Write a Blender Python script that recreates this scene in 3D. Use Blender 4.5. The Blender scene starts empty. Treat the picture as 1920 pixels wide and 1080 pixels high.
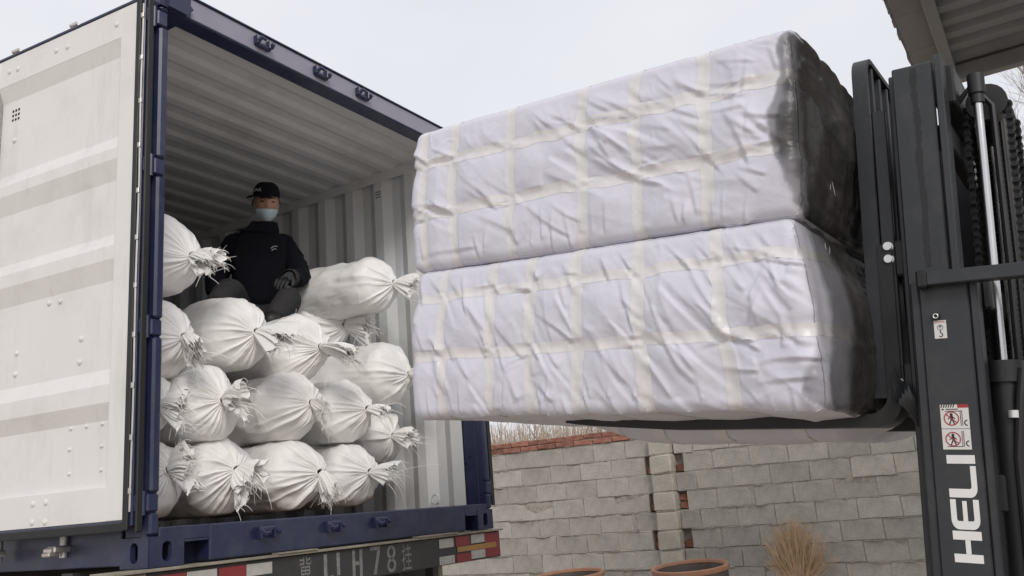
import bpy, bmesh, math, random
import numpy as np
from mathutils import Matrix, Vector, Quaternion

sc = bpy.context.scene
COL = sc.collection
R = math.radians
rng = random.Random(7)

# ------------------------------------------------------------------ camera
GROUND = -1.5                      # container floor frame is z = 0, the yard lies 1.5 m below
YAW, PITCH, ROLL = 1.0237, 0.2412, -0.0784
CAM = Vector((-2.2678, -3.1399, 0.1317))
fwd = Vector((math.sin(YAW) * math.cos(PITCH), math.cos(YAW) * math.cos(PITCH), math.sin(PITCH)))
rgt0 = Vector((math.cos(YAW), -math.sin(YAW), 0))
up0 = rgt0.cross(fwd)
rgt = math.cos(ROLL) * rgt0 + math.sin(ROLL) * up0
up = -math.sin(ROLL) * rgt0 + math.cos(ROLL) * up0
cam_d = bpy.data.cameras.new("camera")
cam = bpy.data.objects.new("camera", cam_d)
COL.objects.link(cam)
m = Matrix((rgt, up, -fwd)).transposed().to_4x4()
m.translation = CAM
cam.matrix_world = m
cam_d.sensor_width = 36
cam_d.lens = 36 * 1648.87 / 1920
cam_d.clip_start, cam_d.clip_end = 0.05, 2000
sc.camera = cam

# ------------------------------------------------------------------ sky and sun (bright overcast)
SUN_AZ = Vector((-0.68, -0.73, 0)).normalized()
SUN_EL = R(33)
w = bpy.data.worlds.new("World")
sc.world = w
w.use_nodes = True
nt = w.node_tree
nt.nodes.clear()
N = nt.nodes.new
sky = N("ShaderNodeTexSky")
sky.sky_type = 'NISHITA'
sky.sun_disc = False
sky.sun_elevation = SUN_EL
sky.sun_rotation = math.atan2(SUN_AZ.x, SUN_AZ.y)
sky.air_density, sky.dust_density = 1.6, 4.0
bg_sky = N("ShaderNodeBackground")
bg_sky.inputs[1].default_value = 0.06
nt.links.new(sky.outputs[0], bg_sky.inputs[0])
tc = N("ShaderNodeTexCoord")
mp = N("ShaderNodeMapping")
mp.inputs['Scale'].default_value = (1.2, 1.2, 2.6)
nz = N("ShaderNodeTexNoise")
nz.inputs['Scale'].default_value = 1.6
nz.inputs['Detail'].default_value = 4
cr = N("ShaderNodeValToRGB")
cr.color_ramp.elements[0].position = 0.3
cr.color_ramp.elements[0].color = (0.745, 0.76, 0.825, 1)
cr.color_ramp.elements[1].position = 0.7
cr.color_ramp.elements[1].color = (0.865, 0.865, 0.89, 1)
bg_cl = N("ShaderNodeBackground")
bg_cl.inputs[1].default_value = 1.06
mx = N("ShaderNodeMixShader")
mx.inputs[0].default_value = 0.9
out = N("ShaderNodeOutputWorld")
L_ = nt.links.new
L_(tc.outputs['Generated'], mp.inputs[0]); L_(mp.outputs[0], nz.inputs[0])
L_(nz.outputs[0], cr.inputs[0]); L_(cr.outputs[0], bg_cl.inputs[0])
L_(bg_sky.outputs[0], mx.inputs[1]); L_(bg_cl.outputs[0], mx.inputs[2]); L_(mx.outputs[0], out.inputs[0])

sun_d = bpy.data.lights.new("sun", 'SUN')
sun_d.energy = 1.45
sun_d.angle = R(20)
sun_d.color = (1.0, 0.955, 0.90)
sun = bpy.data.objects.new("sun", sun_d)
COL.objects.link(sun)
sd = SUN_AZ * math.cos(SUN_EL) + Vector((0, 0, math.sin(SUN_EL)))
sun.rotation_mode = 'QUATERNION'
sun.rotation_quaternion = sd.to_track_quat('Z', 'Y')
sun.location = sd * 20

sc.view_settings.view_transform = 'Standard'
sc.view_settings.look = 'None'
sc.view_settings.gamma = 1
sc.view_settings.exposure = 0.08
sc.view_settings.use_curve_mapping = False
sc.cycles.max_bounces = 8
sc.cycles.diffuse_bounces = 5

# ------------------------------------------------------------------ numpy noise
def _hash(ix, iy, iz, seed):
    h = (ix.astype(np.int64) * 374761393 + iy.astype(np.int64) * 668265263 + iz.astype(np.int64) * 2147483647 + seed * 974711) & 0xffffffff
    h = ((h ^ (h >> 13)) * 1274126177) & 0xffffffff
    h = (h ^ (h >> 16)) & 0xffff
    return h / 32767.5 - 1.0

def vnoise(P, seed=0):
    P = np.asarray(P, float)
    i = np.floor(P).astype(np.int64)
    f = P - i
    f = f * f * f * (f * (f * 6 - 15) + 10)
    r = 0
    for dx in (0, 1):
        for dy in (0, 1):
            for dz in (0, 1):
                wgt = (f[:, 0] if dx else 1 - f[:, 0]) * (f[:, 1] if dy else 1 - f[:, 1]) * (f[:, 2] if dz else 1 - f[:, 2])
                r = r + wgt * _hash(i[:, 0] + dx, i[:, 1] + dy, i[:, 2] + dz, seed)
    return r

def fbm(P, oct=4, seed=0):
    r, a = 0, 1.0
    P = np.asarray(P, float)
    for o in range(oct):
        r = r + a * vnoise(P * (2 ** o) + 17.3 * o, seed + o)
        a *= 0.5
    return r

def ridged(P, oct=3, seed=0):
    r, a = 0, 1.0
    P = np.asarray(P, float)
    for o in range(oct):
        r = r + a * (1 - np.abs(vnoise(P * (2 ** o) + 9.1 * o, seed + o)) * 2)
        a *= 0.5
    return r

def sstep(x, a, b):
    t = np.clip((x - a) / (b - a), 0, 1)
    return t * t * (3 - 2 * t)

# ------------------------------------------------------------------ materials
MATS = {}
def mat(name, col, rough=0.6, metal=0.0, var=0.12, vscale=6.0, bump=0.0, bscale=40.0, stain=None, stain_amt=0.5, stain_scale=3.0,
        rand=0.0, spec=0.5, coat=0.0, trans=0.0, weave=0.0, stretch=(1, 1, 1), alpha=1.0):
    if name in MATS:
        return MATS[name]
    M = bpy.data.materials.new(name)
    M.use_nodes = True
    t = M.node_tree
    n, l = t.nodes, t.links.new
    b = n['Principled BSDF']
    b.inputs['Roughness'].default_value = rough
    b.inputs['Metallic'].default_value = metal
    b.inputs['Specular IOR Level'].default_value = spec
    b.inputs['Coat Weight'].default_value = coat
    if alpha < 1:
        b.inputs['Alpha'].default_value = alpha
    tcx = n.new('ShaderNodeTexCoord')
    mpg = n.new('ShaderNodeMapping')
    mpg.inputs['Scale'].default_value = stretch
    l(tcx.outputs['Object'], mpg.inputs[0])
    ns = n.new('ShaderNodeTexNoise')
    ns.inputs['Scale'].default_value = vscale
    ns.inputs['Detail'].default_value = 5
    ns.inputs['Roughness'].default_value = 0.6
    l(mpg.outputs[0], ns.inputs[0])
    mr = n.new('ShaderNodeMapRange')
    mr.inputs[1].default_value, mr.inputs[2].default_value = 0.25, 0.75
    mr.inputs[3].default_value, mr.inputs[4].default_value = 1 - var, 1 + var
    l(ns.outputs[0], mr.inputs[0])
    cm = n.new('ShaderNodeMix'); cm.data_type = 'RGBA'; cm.blend_type = 'MULTIPLY'
    cm.inputs[0].default_value = 1
    cm.inputs[6].default_value = (*col, 1)
    last = mr.outputs[0]
    if rand:
        oi = n.new('ShaderNodeObjectInfo')
        r2 = n.new('ShaderNodeMapRange')
        r2.inputs[3].default_value, r2.inputs[4].default_value = 1 - rand, 1 + rand
        l(oi.outputs['Random'], r2.inputs[0])
        mm = n.new('ShaderNodeMath'); mm.operation = 'MULTIPLY'
        l(last, mm.inputs[0]); l(r2.outputs[0], mm.inputs[1])
        last = mm.outputs[0]
    l(last, cm.inputs[7])
    colout = cm.outputs[2]
    if stain:
        n2 = n.new('ShaderNodeTexNoise')
        n2.inputs['Scale'].default_value = stain_scale
        n2.inputs['Detail'].default_value = 8
        n2.inputs['Roughness'].default_value = 0.7
        l(mpg.outputs[0], n2.inputs[0])
        rp = n.new('ShaderNodeMapRange')
        rp.inputs[1].default_value, rp.inputs[2].default_value = 0.5, 0.72
        rp.inputs[3].default_value, rp.inputs[4].default_value = 0, stain_amt
        l(n2.outputs[0], rp.inputs[0])
        c2 = n.new('ShaderNodeMix'); c2.data_type = 'RGBA'
        c2.inputs[7].default_value = (*stain, 1)
        l(rp.outputs[0], c2.inputs[0]); l(colout, c2.inputs[6])
        colout = c2.outputs[2]
    l(colout, b.inputs['Base Color'])
    if bump:
        nb = n.new('ShaderNodeTexNoise')
        nb.inputs['Scale'].default_value = bscale
        nb.inputs['Detail'].default_value = 4
        l(mpg.outputs[0], nb.inputs[0])
        bp = n.new('ShaderNodeBump')
        bp.inputs['Strength'].default_value = bump
        bp.inputs['Distance'].default_value = 0.01
        l(nb.outputs[0], bp.inputs['Height'])
        l(bp.outputs[0], b.inputs['Normal'])
    rr = n.new('ShaderNodeMapRange')
    rr.inputs[1].default_value, rr.inputs[2].default_value = 0.3, 0.7
    rr.inputs[3].default_value, rr.inputs[4].default_value = max(rough - 0.08, 0.03), min(rough + 0.08, 1)
    l(ns.outputs[0], rr.inputs[0]); l(rr.outputs[0], b.inputs['Roughness'])
    if trans:
        b.inputs['Subsurface Weight'].default_value = trans
        b.inputs['Subsurface Radius'].default_value = (0.02, 0.02, 0.02)
        b.inputs['Subsurface Scale'].default_value = 0.5
    MATS[name] = M
    return M

M_BLUE = mat('container_blue_paint', (0.019, 0.025, 0.066), 0.33, var=0.15, bump=0.03, bscale=25, stain=(0.09, 0.095, 0.12), stain_amt=0.35, stain_scale=7)
M_LILAC = mat('container_lilac_grey', (0.26, 0.255, 0.315), 0.5, var=0.08, vscale=3, stain=(0.19, 0.19, 0.25), stain_amt=0.5, stain_scale=5)  # lilac-grey, much paler than the container blue; header front only
M_CWHITE = mat('container_white_paint', (0.71, 0.695, 0.682), 0.45, var=0.03, vscale=3, bump=0.015, bscale=12, stain=(0.5, 0.47, 0.43), stain_amt=0.3, stain_scale=4)
def streaks(M, col, amt, scl, lo=.55):
    t = M.node_tree; n, l = t.nodes, t.links.new
    b = n['Principled BSDF']; src = b.inputs['Base Color'].links[0].from_socket
    tcx = n.new('ShaderNodeTexCoord'); mp_ = n.new('ShaderNodeMapping'); mp_.inputs['Scale'].default_value = scl
    nz_ = n.new('ShaderNodeTexNoise'); nz_.inputs['Scale'].default_value = 1.0; nz_.inputs['Detail'].default_value = 9; nz_.inputs['Roughness'].default_value = .68
    l(tcx.outputs['Object'], mp_.inputs[0]); l(mp_.outputs[0], nz_.inputs[0])
    r_ = n.new('ShaderNodeMapRange'); r_.inputs[1].default_value, r_.inputs[2].default_value = lo, lo + .14
    r_.inputs[3].default_value, r_.inputs[4].default_value = 0, amt
    l(nz_.outputs[0], r_.inputs[0])
    mx_ = n.new('ShaderNodeMix'); mx_.data_type = 'RGBA'; mx_.inputs[7].default_value = (*col, 1)
    l(r_.outputs[0], mx_.inputs[0]); l(src, mx_.inputs[6]); l(mx_.outputs[2], b.inputs['Base Color'])
streaks(M_CWHITE, (.46, .43, .39), .26, (9, 9, 1.1))
streaks(M_CWHITE, (.30, .20, .13), .55, (30, 30, 16), .70)
streaks(M_BLUE, (.16, .165, .19), .5, (26, 26, 40), .66)
streaks(M_BLUE, (.05, .055, .085), .6, (5, 5, 1.2), .55)
M_CWALL = mat('container_wall_paint', (0.66, 0.67, 0.675), 0.5, var=0.05, vscale=3, stain=(0.32, 0.30, 0.27), stain_amt=0.4, stain_scale=3)
M_CROOF = mat('container_roof_paint', (0.63, 0.635, 0.64), 0.5, var=0.05, vscale=2.5, stain=(0.3, 0.28, 0.25), stain_amt=0.4, stain_scale=2)
M_PLY = mat('container_plywood', (0.10, 0.06, 0.035), 0.7, var=0.3, vscale=5, stretch=(1, 0.1, 1))
M_RUBBER = mat('black_rubber', (0.012, 0.012, 0.013), 0.55, var=0.2)
M_ZINC = mat('zinc_steel', (0.55, 0.53, 0.50), 0.42, metal=0.7, var=0.15, vscale=20)
M_CHROME = mat('chrome_rod', (0.60, 0.60, 0.62), 0.24, metal=1.0, var=0.04)
M_BOLT = mat('bolt_zinc', (0.78, 0.79, 0.80), 0.35, metal=0.35, var=0.1, vscale=60)
M_LIFT = mat('forklift_grey_paint', (0.028, 0.031, 0.036), 0.40, var=0.2, vscale=4, bump=0.05, bscale=30, stain=(0.075, 0.074, 0.07), stain_amt=0.35, stain_scale=9)
streaks(M_LIFT, (.095, .092, .085), .45, (55, 55, 7), .68)
streaks(M_LIFT, (.015, .015, .015), .5, (6, 6, 1.5), .56)
M_LIFTD = mat('forklift_black_paint', (0.016, 0.017, 0.019), 0.45, var=0.2, bump=0.04, bscale=30, stain=(0.04, 0.036, 0.03), stain_amt=0.5, stain_scale=5)
M_GREASE = mat('grease', (0.010, 0.010, 0.011), 0.3, var=0.3, vscale=30, bump=0.2, bscale=60)
M_CHAIN = mat('oiled_chain', (0.022, 0.021, 0.02), 0.35, metal=0.5, var=0.3, vscale=40)
M_DECAL = mat('sticker_white', (0.68, 0.66, 0.64), 0.5, var=0.05, stain=(0.45, 0.42, 0.4), stain_amt=0.3, stain_scale=30)
M_DECALR = mat('sticker_red', (0.36, 0.03, 0.035), 0.5, var=0.06)
M_DECALK = mat('sticker_black', (0.02, 0.02, 0.02), 0.5, var=0.06)
M_LETTER = mat('lettering_white', (0.74, 0.73, 0.72), 0.5, var=0.04)
M_BLOCK = mat('concrete_block', (0.455, 0.426, 0.385), 0.95, var=0.24, vscale=9, bump=0.9, bscale=70, rand=0.13, stain=(0.33, 0.32, 0.275), stain_amt=0.55, stain_scale=5)
streaks(M_BLOCK, (.29, .275, .25), .55, (75, 75, 75), .56)
streaks(M_BLOCK, (.56, .53, .48), .5, (7, 7, 12), .60)
M_MORTAR = mat('mortar', (0.40, 0.365, 0.32), 0.95, var=0.25, vscale=20, bump=1.0, bscale=40, stain=(0.10, 0.09, 0.08), stain_amt=0.7, stain_scale=9)
M_PILLAR = mat('pillar_block_stone', (0.50, 0.465, 0.395), 0.92, var=0.16, vscale=14, bump=0.9, bscale=60, rand=0.08, stain=(0.26, 0.25, 0.2), stain_amt=0.5, stain_scale=6)
M_BRICK = mat('red_brick', (0.30, 0.125, 0.09), 0.9, var=0.25, vscale=18, bump=0.7, bscale=50, rand=0.28, stain=(0.40, 0.30, 0.24), stain_amt=0.6, stain_scale=8)
M_TERRA = mat('terracotta', (0.36, 0.185, 0.11), 0.75, var=0.15, vscale=9, bump=0.2, bscale=20, stain=(0.45, 0.36, 0.28), stain_amt=0.5, stain_scale=5)
M_GLAZE = mat('dark_jar_glaze', (0.095, 0.08, 0.07), 0.55, var=0.2, vscale=9, stain=(0.20, 0.16, 0.125), stain_amt=0.5, stain_scale=6)
M_TWIG = mat('broom_twigs', (0.60, 0.43, 0.27), 0.8, var=0.3, vscale=15)
M_BARK = mat('winter_bark', (0.27, 0.225, 0.175), 0.9, var=0.3, vscale=8)
M_REED = mat('dry_reeds', (0.38, 0.295, 0.215), 0.9, var=0.3, vscale=5)
M_YARD = mat('yard_concrete', (0.42, 0.37, 0.31), 0.95, var=0.2, vscale=1.5, bump=0.5, bscale=20, stain=(0.30, 0.26, 0.21), stain_amt=0.7, stain_scale=0.7)
M_SHEET = mat('canopy_sheet', (0.19, 0.193, 0.197), 0.5, var=0.12, vscale=3, stain=(0.09, 0.085, 0.08), stain_amt=0.5, stain_scale=2)
M_STEEL = mat('canopy_steel', (0.21, 0.21, 0.208), 0.55, var=0.12, stain=(0.10, 0.08, 0.06), stain_amt=0.4)
M_TRAILER = mat('trailer_black_paint', (0.036, 0.035, 0.036), 0.55, var=0.2, vscale=8, bump=0.1, bscale=30, stain=(0.085, 0.072, 0.058), stain_amt=0.6, stain_scale=5)
M_LEDGE = mat('trailer_worn_ledge', (0.26, 0.24, 0.19), 0.7, var=0.3, vscale=10, stain=(0.10, 0.06, 0.03), stain_amt=0.7, stain_scale=6)
M_TAPER = mat('reflective_red', (0.24, 0.03, 0.033), 0.5, var=0.15, vscale=12, stain=(0.16, 0.04, 0.035), stain_amt=0.6, stain_scale=12)
M_TAPEW = mat('reflective_white', (0.44, 0.43, 0.41), 0.5, var=0.1, vscale=20, stain=(0.28, 0.25, 0.22), stain_amt=0.6, stain_scale=12)
M_TAPEY = mat('reflective_amber', (0.37, 0.20, 0.055), 0.5, var=0.15, vscale=15, stain=(0.22, 0.1, 0.05), stain_amt=0.6, stain_scale=8)
M_STENCIL = mat('stencil_paint', (0.21, 0.21, 0.205), 0.8, var=0.3, vscale=40, stain=(0.06, 0.058, 0.056), stain_amt=0.8, stain_scale=28)
M_TYRE = mat('tyre_rubber', (0.02, 0.02, 0.02), 0.8, var=0.25, bump=0.3)

def fabric(name, col, rough, wv, sss=0.0, tint=None):
    M = mat(name, col, rough, var=0.035, vscale=5, spec=0.35)
    t = M.node_tree; n, l = t.nodes, t.links.new
    b = n['Principled BSDF']
    b.inputs['Sheen Weight'].default_value = 0.15
    tcx = n.new('ShaderNodeTexCoord')
    hs = []
    for ax in (0, 1, 2):
        wt = n.new('ShaderNodeTexWave')
        wt.wave_type = 'BANDS'; wt.bands_direction = 'XYZ'[ax]
        wt.inputs['Scale'].default_value = wv
        wt.inputs['Distortion'].default_value = 0.6
        l(tcx.outputs['Object'], wt.inputs[0]); hs.append(wt.outputs['Fac'])
    a1 = n.new('ShaderNodeMath'); a1.operation = 'ADD'; l(hs[0], a1.inputs[0]); l(hs[1], a1.inputs[1])
    a2 = n.new('ShaderNodeMath'); a2.operation = 'ADD'; l(a1.outputs[0], a2.inputs[0]); l(hs[2], a2.inputs[1])
    nz2 = n.new('ShaderNodeTexNoise'); nz2.inputs['Scale'].default_value = 22; nz2.inputs['Detail'].default_value = 3
    nz2.inputs['Distortion'].default_value = 1.2
    l(tcx.outputs['Object'], nz2.inputs[0])
    b1 = n.new('ShaderNodeBump'); b1.inputs['Strength'].default_value = 0.12; b1.inputs['Distance'].default_value = 0.003
    l(a2.outputs[0], b1.inputs['Height'])
    b2 = n.new('ShaderNodeBump'); b2.inputs['Strength'].default_value = 0.2; b2.inputs['Distance'].default_value = 0.008
    l(nz2.outputs[0], b2.inputs['Height']); l(b1.outputs[0], b2.inputs['Normal'])
    l(b2.outputs[0], b.inputs['Normal'])
    return M
M_BALE = fabric('bale_woven_sheet', (0.615, 0.605, 0.685), 0.44, 260)
M_BAG = fabric('sack_woven_plastic', (0.86, 0.845, 0.83), 0.36, 300)
M_THREAD = mat('sack_threads', (0.80, 0.78, 0.75), 0.6, var=0.1)
M_TAPE = mat('packing_tape', (0.655, 0.635, 0.642), 0.36, var=0.04, vscale=30, bump=0.1, bscale=60)
M_FILM = mat('dark_wrap_film', (0.023, 0.020, 0.019), 0.33, var=0.3, vscale=8, bump=0.5, bscale=18, stain=(0.10, 0.092, 0.085), stain_amt=0.5, stain_scale=7)
_t = M_FILM.node_tree
_a = _t.nodes.new('ShaderNodeAttribute'); _a.attribute_name = 'thickness'
_t.links.new(_a.outputs['Fac'], _t.nodes['Principled BSDF'].inputs['Alpha'])
M_JACKET = mat('jacket_black_cloth', (0.008, 0.009, 0.0135), 0.95, spec=0.15, var=0.2, bump=0.15, bscale=60)
M_TROUSER = mat('trousers_grey_cloth', (0.036, 0.035, 0.036), 0.95, spec=0.2, var=0.15, bump=0.2, bscale=50)
M_SKIN = mat('skin', (0.42, 0.24, 0.17), 0.5, var=0.06, vscale=12)
M_MASK = mat('face_mask_blue', (0.50, 0.62, 0.66), 0.8, var=0.04)
M_HAIR = mat('hair_black', (0.01, 0.009, 0.008), 0.5, var=0.2)
M_GLOVE = mat('glove_dark', (0.035, 0.035, 0.037), 0.85, var=0.2, bump=0.2, bscale=80)
M_EYE = mat('eye_dark', (0.02, 0.015, 0.012), 0.2, var=0.05)
M_CAPLOGO = mat('cap_logo_grey', (0.30, 0.30, 0.31), 0.7, var=0.1)

# ------------------------------------------------------------------ object helpers
MW = {}
def link(o, parent=None):
    COL.objects.link(o)
    if parent is not None:
        o.parent = parent
        o.matrix_parent_inverse.identity()
    return o

def tag(o, label, cat, group=None, kind=None):
    if label: o['label'] = label
    if cat: o['category'] = cat
    if group: o['group'] = group
    if kind: o['kind'] = kind
    return o

def thing(name, label, cat, loc=(0, 0, 0), rot=None, group=None):
    o = bpy.data.objects.new(name, None)
    o.empty_display_size = 0.1
    mtx = Matrix.Translation(loc) @ (rot.to_4x4() if rot is not None else Matrix.Identity(4))
    o.matrix_world = mtx
    MW[o] = np.array(mtx)
    COL.objects.link(o)
    return tag(o, label, cat, group)

def mk(name, V, F, material, parent=None, smooth=False, mesh=None):
    """one mesh object; V in world coordinates, turned into the parent's own space"""
    if mesh is None:
        V = np.asarray(V, float)
        root = parent
        if parent is not None:
            A = np.linalg.inv(MW[parent])
            V = V @ A[:3, :3].T + A[:3, 3]
        mesh = bpy.data.meshes.new(name)
        mesh.from_pydata(V.tolist(), [], F if isinstance(F, list) else F.tolist())
        mesh.validate()
        if material is not None:
            mesh.materials.append(material)
        if smooth:
            mesh.polygons.foreach_set('use_smooth', [True] * len(mesh.polygons))
        mesh.update()
    o = bpy.data.objects.new(name, mesh)
    link(o, parent)
    if parent is not None:
        MW[o] = MW[parent]
    else:
        MW[o] = np.eye(4)
    return o

class MB:
    """collects boxes, tubes, lathes and polygons for ONE mesh object"""
    def __init__(s, T=None):
        s.V, s.F, s.T = [], [], T
    def _t(s, p):
        return s.T(p) if s.T else p
    def add(s, V, F):
        n = len(s.V)
        s.V += [tuple(s._t(np.asarray(p, float))) for p in V]
        s.F += [[i + n for i in f] for f in F]
        return s
    def box(s, a, b, bev=0.0):
        (x0, y0, z0), (x1, y1, z1) = a, b
        x0, x1 = min(x0, x1), max(x0, x1); y0, y1 = min(y0, y1), max(y0, y1); z0, z1 = min(z0, z1), max(z0, z1)
        e = min(bev, (x1 - x0) * .45, (y1 - y0) * .45, (z1 - z0) * .45)
        if e <= 0:
            V = [(x, y, z) for z in (z0, z1) for y in (y0, y1) for x in (x0, x1)]
            F = [(0, 2, 3, 1), (4, 5, 7, 6), (0, 1, 5, 4), (2, 6, 7, 3), (0, 4, 6, 2), (1, 3, 7, 5)]
            return s.add(V, F)
        V = []; idx = {}
        for cx in (0, 1):
            for cy in (0, 1):
                for cz in (0, 1):
                    X, Y, Z = (x0, x1)[cx], (y0, y1)[cy], (z0, z1)[cz]
                    dx, dy, dz = (e, -e)[cx], (e, -e)[cy], (e, -e)[cz]
                    for k, p in enumerate(((X, Y + dy, Z + dz), (X + dx, Y, Z + dz), (X + dx, Y + dy, Z))):
                        idx[cx, cy, cz, k] = len(V); V.append(p)
        F = []
        g = lambda x, y, z, k: idx[x, y, z, k]
        for c in (0, 1):
            q = [g(c, 0, 0, 0), g(c, 1, 0, 0), g(c, 1, 1, 0), g(c, 0, 1, 0)]; F.append(q if c else q[::-1])
            q = [g(0, c, 0, 1), g(1, c, 0, 1), g(1, c, 1, 1), g(0, c, 1, 1)]; F.append(q[::-1] if c else q)
            q = [g(0, 0, c, 2), g(1, 0, c, 2), g(1, 1, c, 2), g(0, 1, c, 2)]; F.append(q if c else q[::-1])
        for a_ in (0, 1):
            for b_ in (0, 1):
                F.append([g(0, a_, b_, 1), g(1, a_, b_, 1), g(1, a_, b_, 2), g(0, a_, b_, 2)])
                F.append([g(a_, 0, b_, 0), g(a_, 1, b_, 0), g(a_, 1, b_, 2), g(a_, 0, b_, 2)])
                F.append([g(a_, b_, 0, 0), g(a_, b_, 1, 0), g(a_, b_, 1, 1), g(a_, b_, 0, 1)])
        for x in (0, 1):
            for y in (0, 1):
                for z in (0, 1):
                    F.append([g(x, y, z, 0), g(x, y, z, 1), g(x, y, z, 2)])
        return s.add(V, F)
    def tube(s, pts, r, n=8, caps=True):
        P = [np.asarray(p, float) for p in pts]
        rs = r if hasattr(r, '__len__') else [r] * len(P)
        V = []; F = []
        prev = None
        for i, p in enumerate(P):
            t = (P[min(i + 1, len(P) - 1)] - P[max(i - 1, 0)]); t = t / (np.linalg.norm(t) + 1e-12)
            if prev is None:
                a = np.array([0, 0, 1.]) if abs(t[2]) < .9 else np.array([1., 0, 0])
            else:
                a = prev
            u = a - t * (a @ t); u /= np.linalg.norm(u) + 1e-12
            v = np.cross(t, u); prev = u
            for k in range(n):
                th = 2 * math.pi * k / n
                V.append(p + rs[i] * (math.cos(th) * u + math.sin(th) * v))
        for i in range(len(P) - 1):
            for k in range(n):
                k2 = (k + 1) % n
                F.append((i * n + k, i * n + k2, (i + 1) * n + k2, (i + 1) * n + k))
        if caps:
            F.append(tuple(range(n))[::-1]); F.append(tuple((len(P) - 1) * n + k for k in range(n)))
        return s.add(V, F)
    def lathe(s, prof, c=(0, 0, 0), n=32):
        V = []; F = []
        for r_, z in prof:
            for k in range(n):
                th = 2 * math.pi * k / n
                V.append((c[0] + r_ * math.cos(th), c[1] + r_ * math.sin(th), c[2] + z))
        for i in range(len(prof) - 1):
            for k in range(n):
                k2 = (k + 1) % n
                F.append((i * n + k, i * n + k2, (i + 1) * n + k2, (i + 1) * n + k))
        return s.add(V, F)
    def prism(s, poly, o, ex, ey, ez, h):
        """2-D polygon in the plane (ex, ey) at o, thickness h along ez"""
        o, ex, ey, ez = (np.asarray(q, float) for q in (o, ex, ey, ez))
        n = len(poly)
        V = [o + ex * a + ey * b for a, b in poly] + [o + ex * a + ey * b + ez * h for a, b in poly]
        F = [tuple(range(n)), tuple(range(2 * n - 1, n - 1, -1))] + [(i, i + n, (i + 1) % n + n, (i + 1) % n) for i in range(n)]
        return s.add(V, F)
    def obj(s, name, material, parent=None, smooth=False):
        o = mk(name, s.V, s.F, material, parent, smooth)
        bm = bmesh.new(); bm.from_mesh(o.data)
        bmesh.ops.recalc_face_normals(bm, faces=bm.faces[:])
        bm.to_mesh(o.data); bm.free()
        if smooth:
            o.data.set_sharp_from_angle(angle=R(40))
        return o

def arc(cx, cy, r, a0, a1, n=8):
    return [(cx + r * math.cos(R(a0 + (a1 - a0) * i / n)), cy + r * math.sin(R(a0 + (a1 - a0) * i / n))) for i in range(n + 1)]

X_, Y_, Z_ = np.eye(3)

# ================================================================== SETTING
mb = MB()
n_ = 60
xs = np.concatenate([np.linspace(-400, -15, 8), np.linspace(-12, 18, 24), np.linspace(25, 600, 10)])
ys = np.concatenate([np.linspace(-400, -15, 8), np.linspace(-12, 18, 24), np.linspace(25, 600, 10)])
V = [(x, y, GROUND) for y in ys for x in xs]
nx = len(xs)
Fg = [(j * nx + i, j * nx + i + 1, (j + 1) * nx + i + 1, (j + 1) * nx + i) for j in range(len(ys) - 1) for i in range(nx - 1)]
g = mk('ground', V, Fg, M_YARD)
tag(g, 'pale dusty yard under the truck and the wall', 'ground', kind='structure')

# ------------------------------------------------------------------ block wall
WX = 6.95
wall = thing('block_wall', 'weathered grey concrete block wall with red brick coping behind the truck', 'wall', (WX, 0.7, GROUND))
def block_mesh(name, lx, ly, lz, material, j=0.004, bev=0.007, seed=0):
    r_ = random.Random(seed)
    t = MB().box((0, -ly / 2, 0), (lx, ly / 2, lz), bev)
    t.V = [tuple(c + r_.uniform(-j, j) for c in v) for v in t.V]
    me = bpy.data.meshes.new(name)
    me.from_pydata(t.V, [], t.F); me.materials.append(material); me.update()
    bm = bmesh.new(); bm.from_mesh(me); bmesh.ops.recalc_face_normals(bm, faces=bm.faces[:]); bm.to_mesh(me); bm.free()
    return me
def inst(name, me, loc, parent, rz=0.0, ry=0.0):
    o = bpy.data.objects.new(name, me)
    link(o, parent)
    A = np.linalg.inv(MW[parent]); p = A[:3, :3] @ np.asarray(loc) + A[:3, 3]
    o.location = p
    o.rotation_euler = (0, ry, rz)
    MW[o] = MW[parent]
    return o
blk = {}
def block_of(ly, k):
    key = (round(ly, 2), k % 6)
    if key not in blk:
        blk[key] = block_mesh('block', 0.18, round(ly, 2) - 0.005, 0.193, M_BLOCK, j=0.006, bev=0.005, seed=hash(key) % 999)
    return blk[key]
NC = 11
k = 0
for c in range(NC):
    z = -1.46 + 0.2 * c + 0.0035
    pocket = (c % 2 == 1)
    for side in (1, -1):
        edge = 0.83 if side > 0 else 0.58
        start = edge + side * (0.10 if pocket else 0.0)
        end = 5.0 if side > 0 else -4.9
        # running bond measured from the joints seen in the photograph
        ph = 2.355 if c % 2 == 0 else 2.145
        joints = []
        y = ph + 0.4 * (-40)
        while y < 8:
            joints.append(y); y += 0.4
        lo, hi = min(start, end), max(start, end)
        cuts = [lo] + [j for j in joints if lo + 0.07 < j < hi - 0.07] + [hi]
        for a, b in zip(cuts[:-1], cuts[1:]):
            k += 1
            inst('block', block_of(b - a, k), (WX + rng.uniform(-0.006, 0.006), (a + b) / 2, z + rng.uniform(-0.003, 0.003)), wall, rz=rng.uniform(-.008, .008))
mb = MB()
mb.box((WX + 0.008, 0.93, GROUND), (WX + 0.175, 5.0, 0.74))
mb.box((WX + 0.008, -4.9, GROUND), (WX + 0.175, 0.48, 0.74))
mb.box((WX + 0.10, 0.48, GROUND), (WX + 0.175, 0.93, 0.74))
mb.obj('mortar', M_MORTAR, wall)
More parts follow.
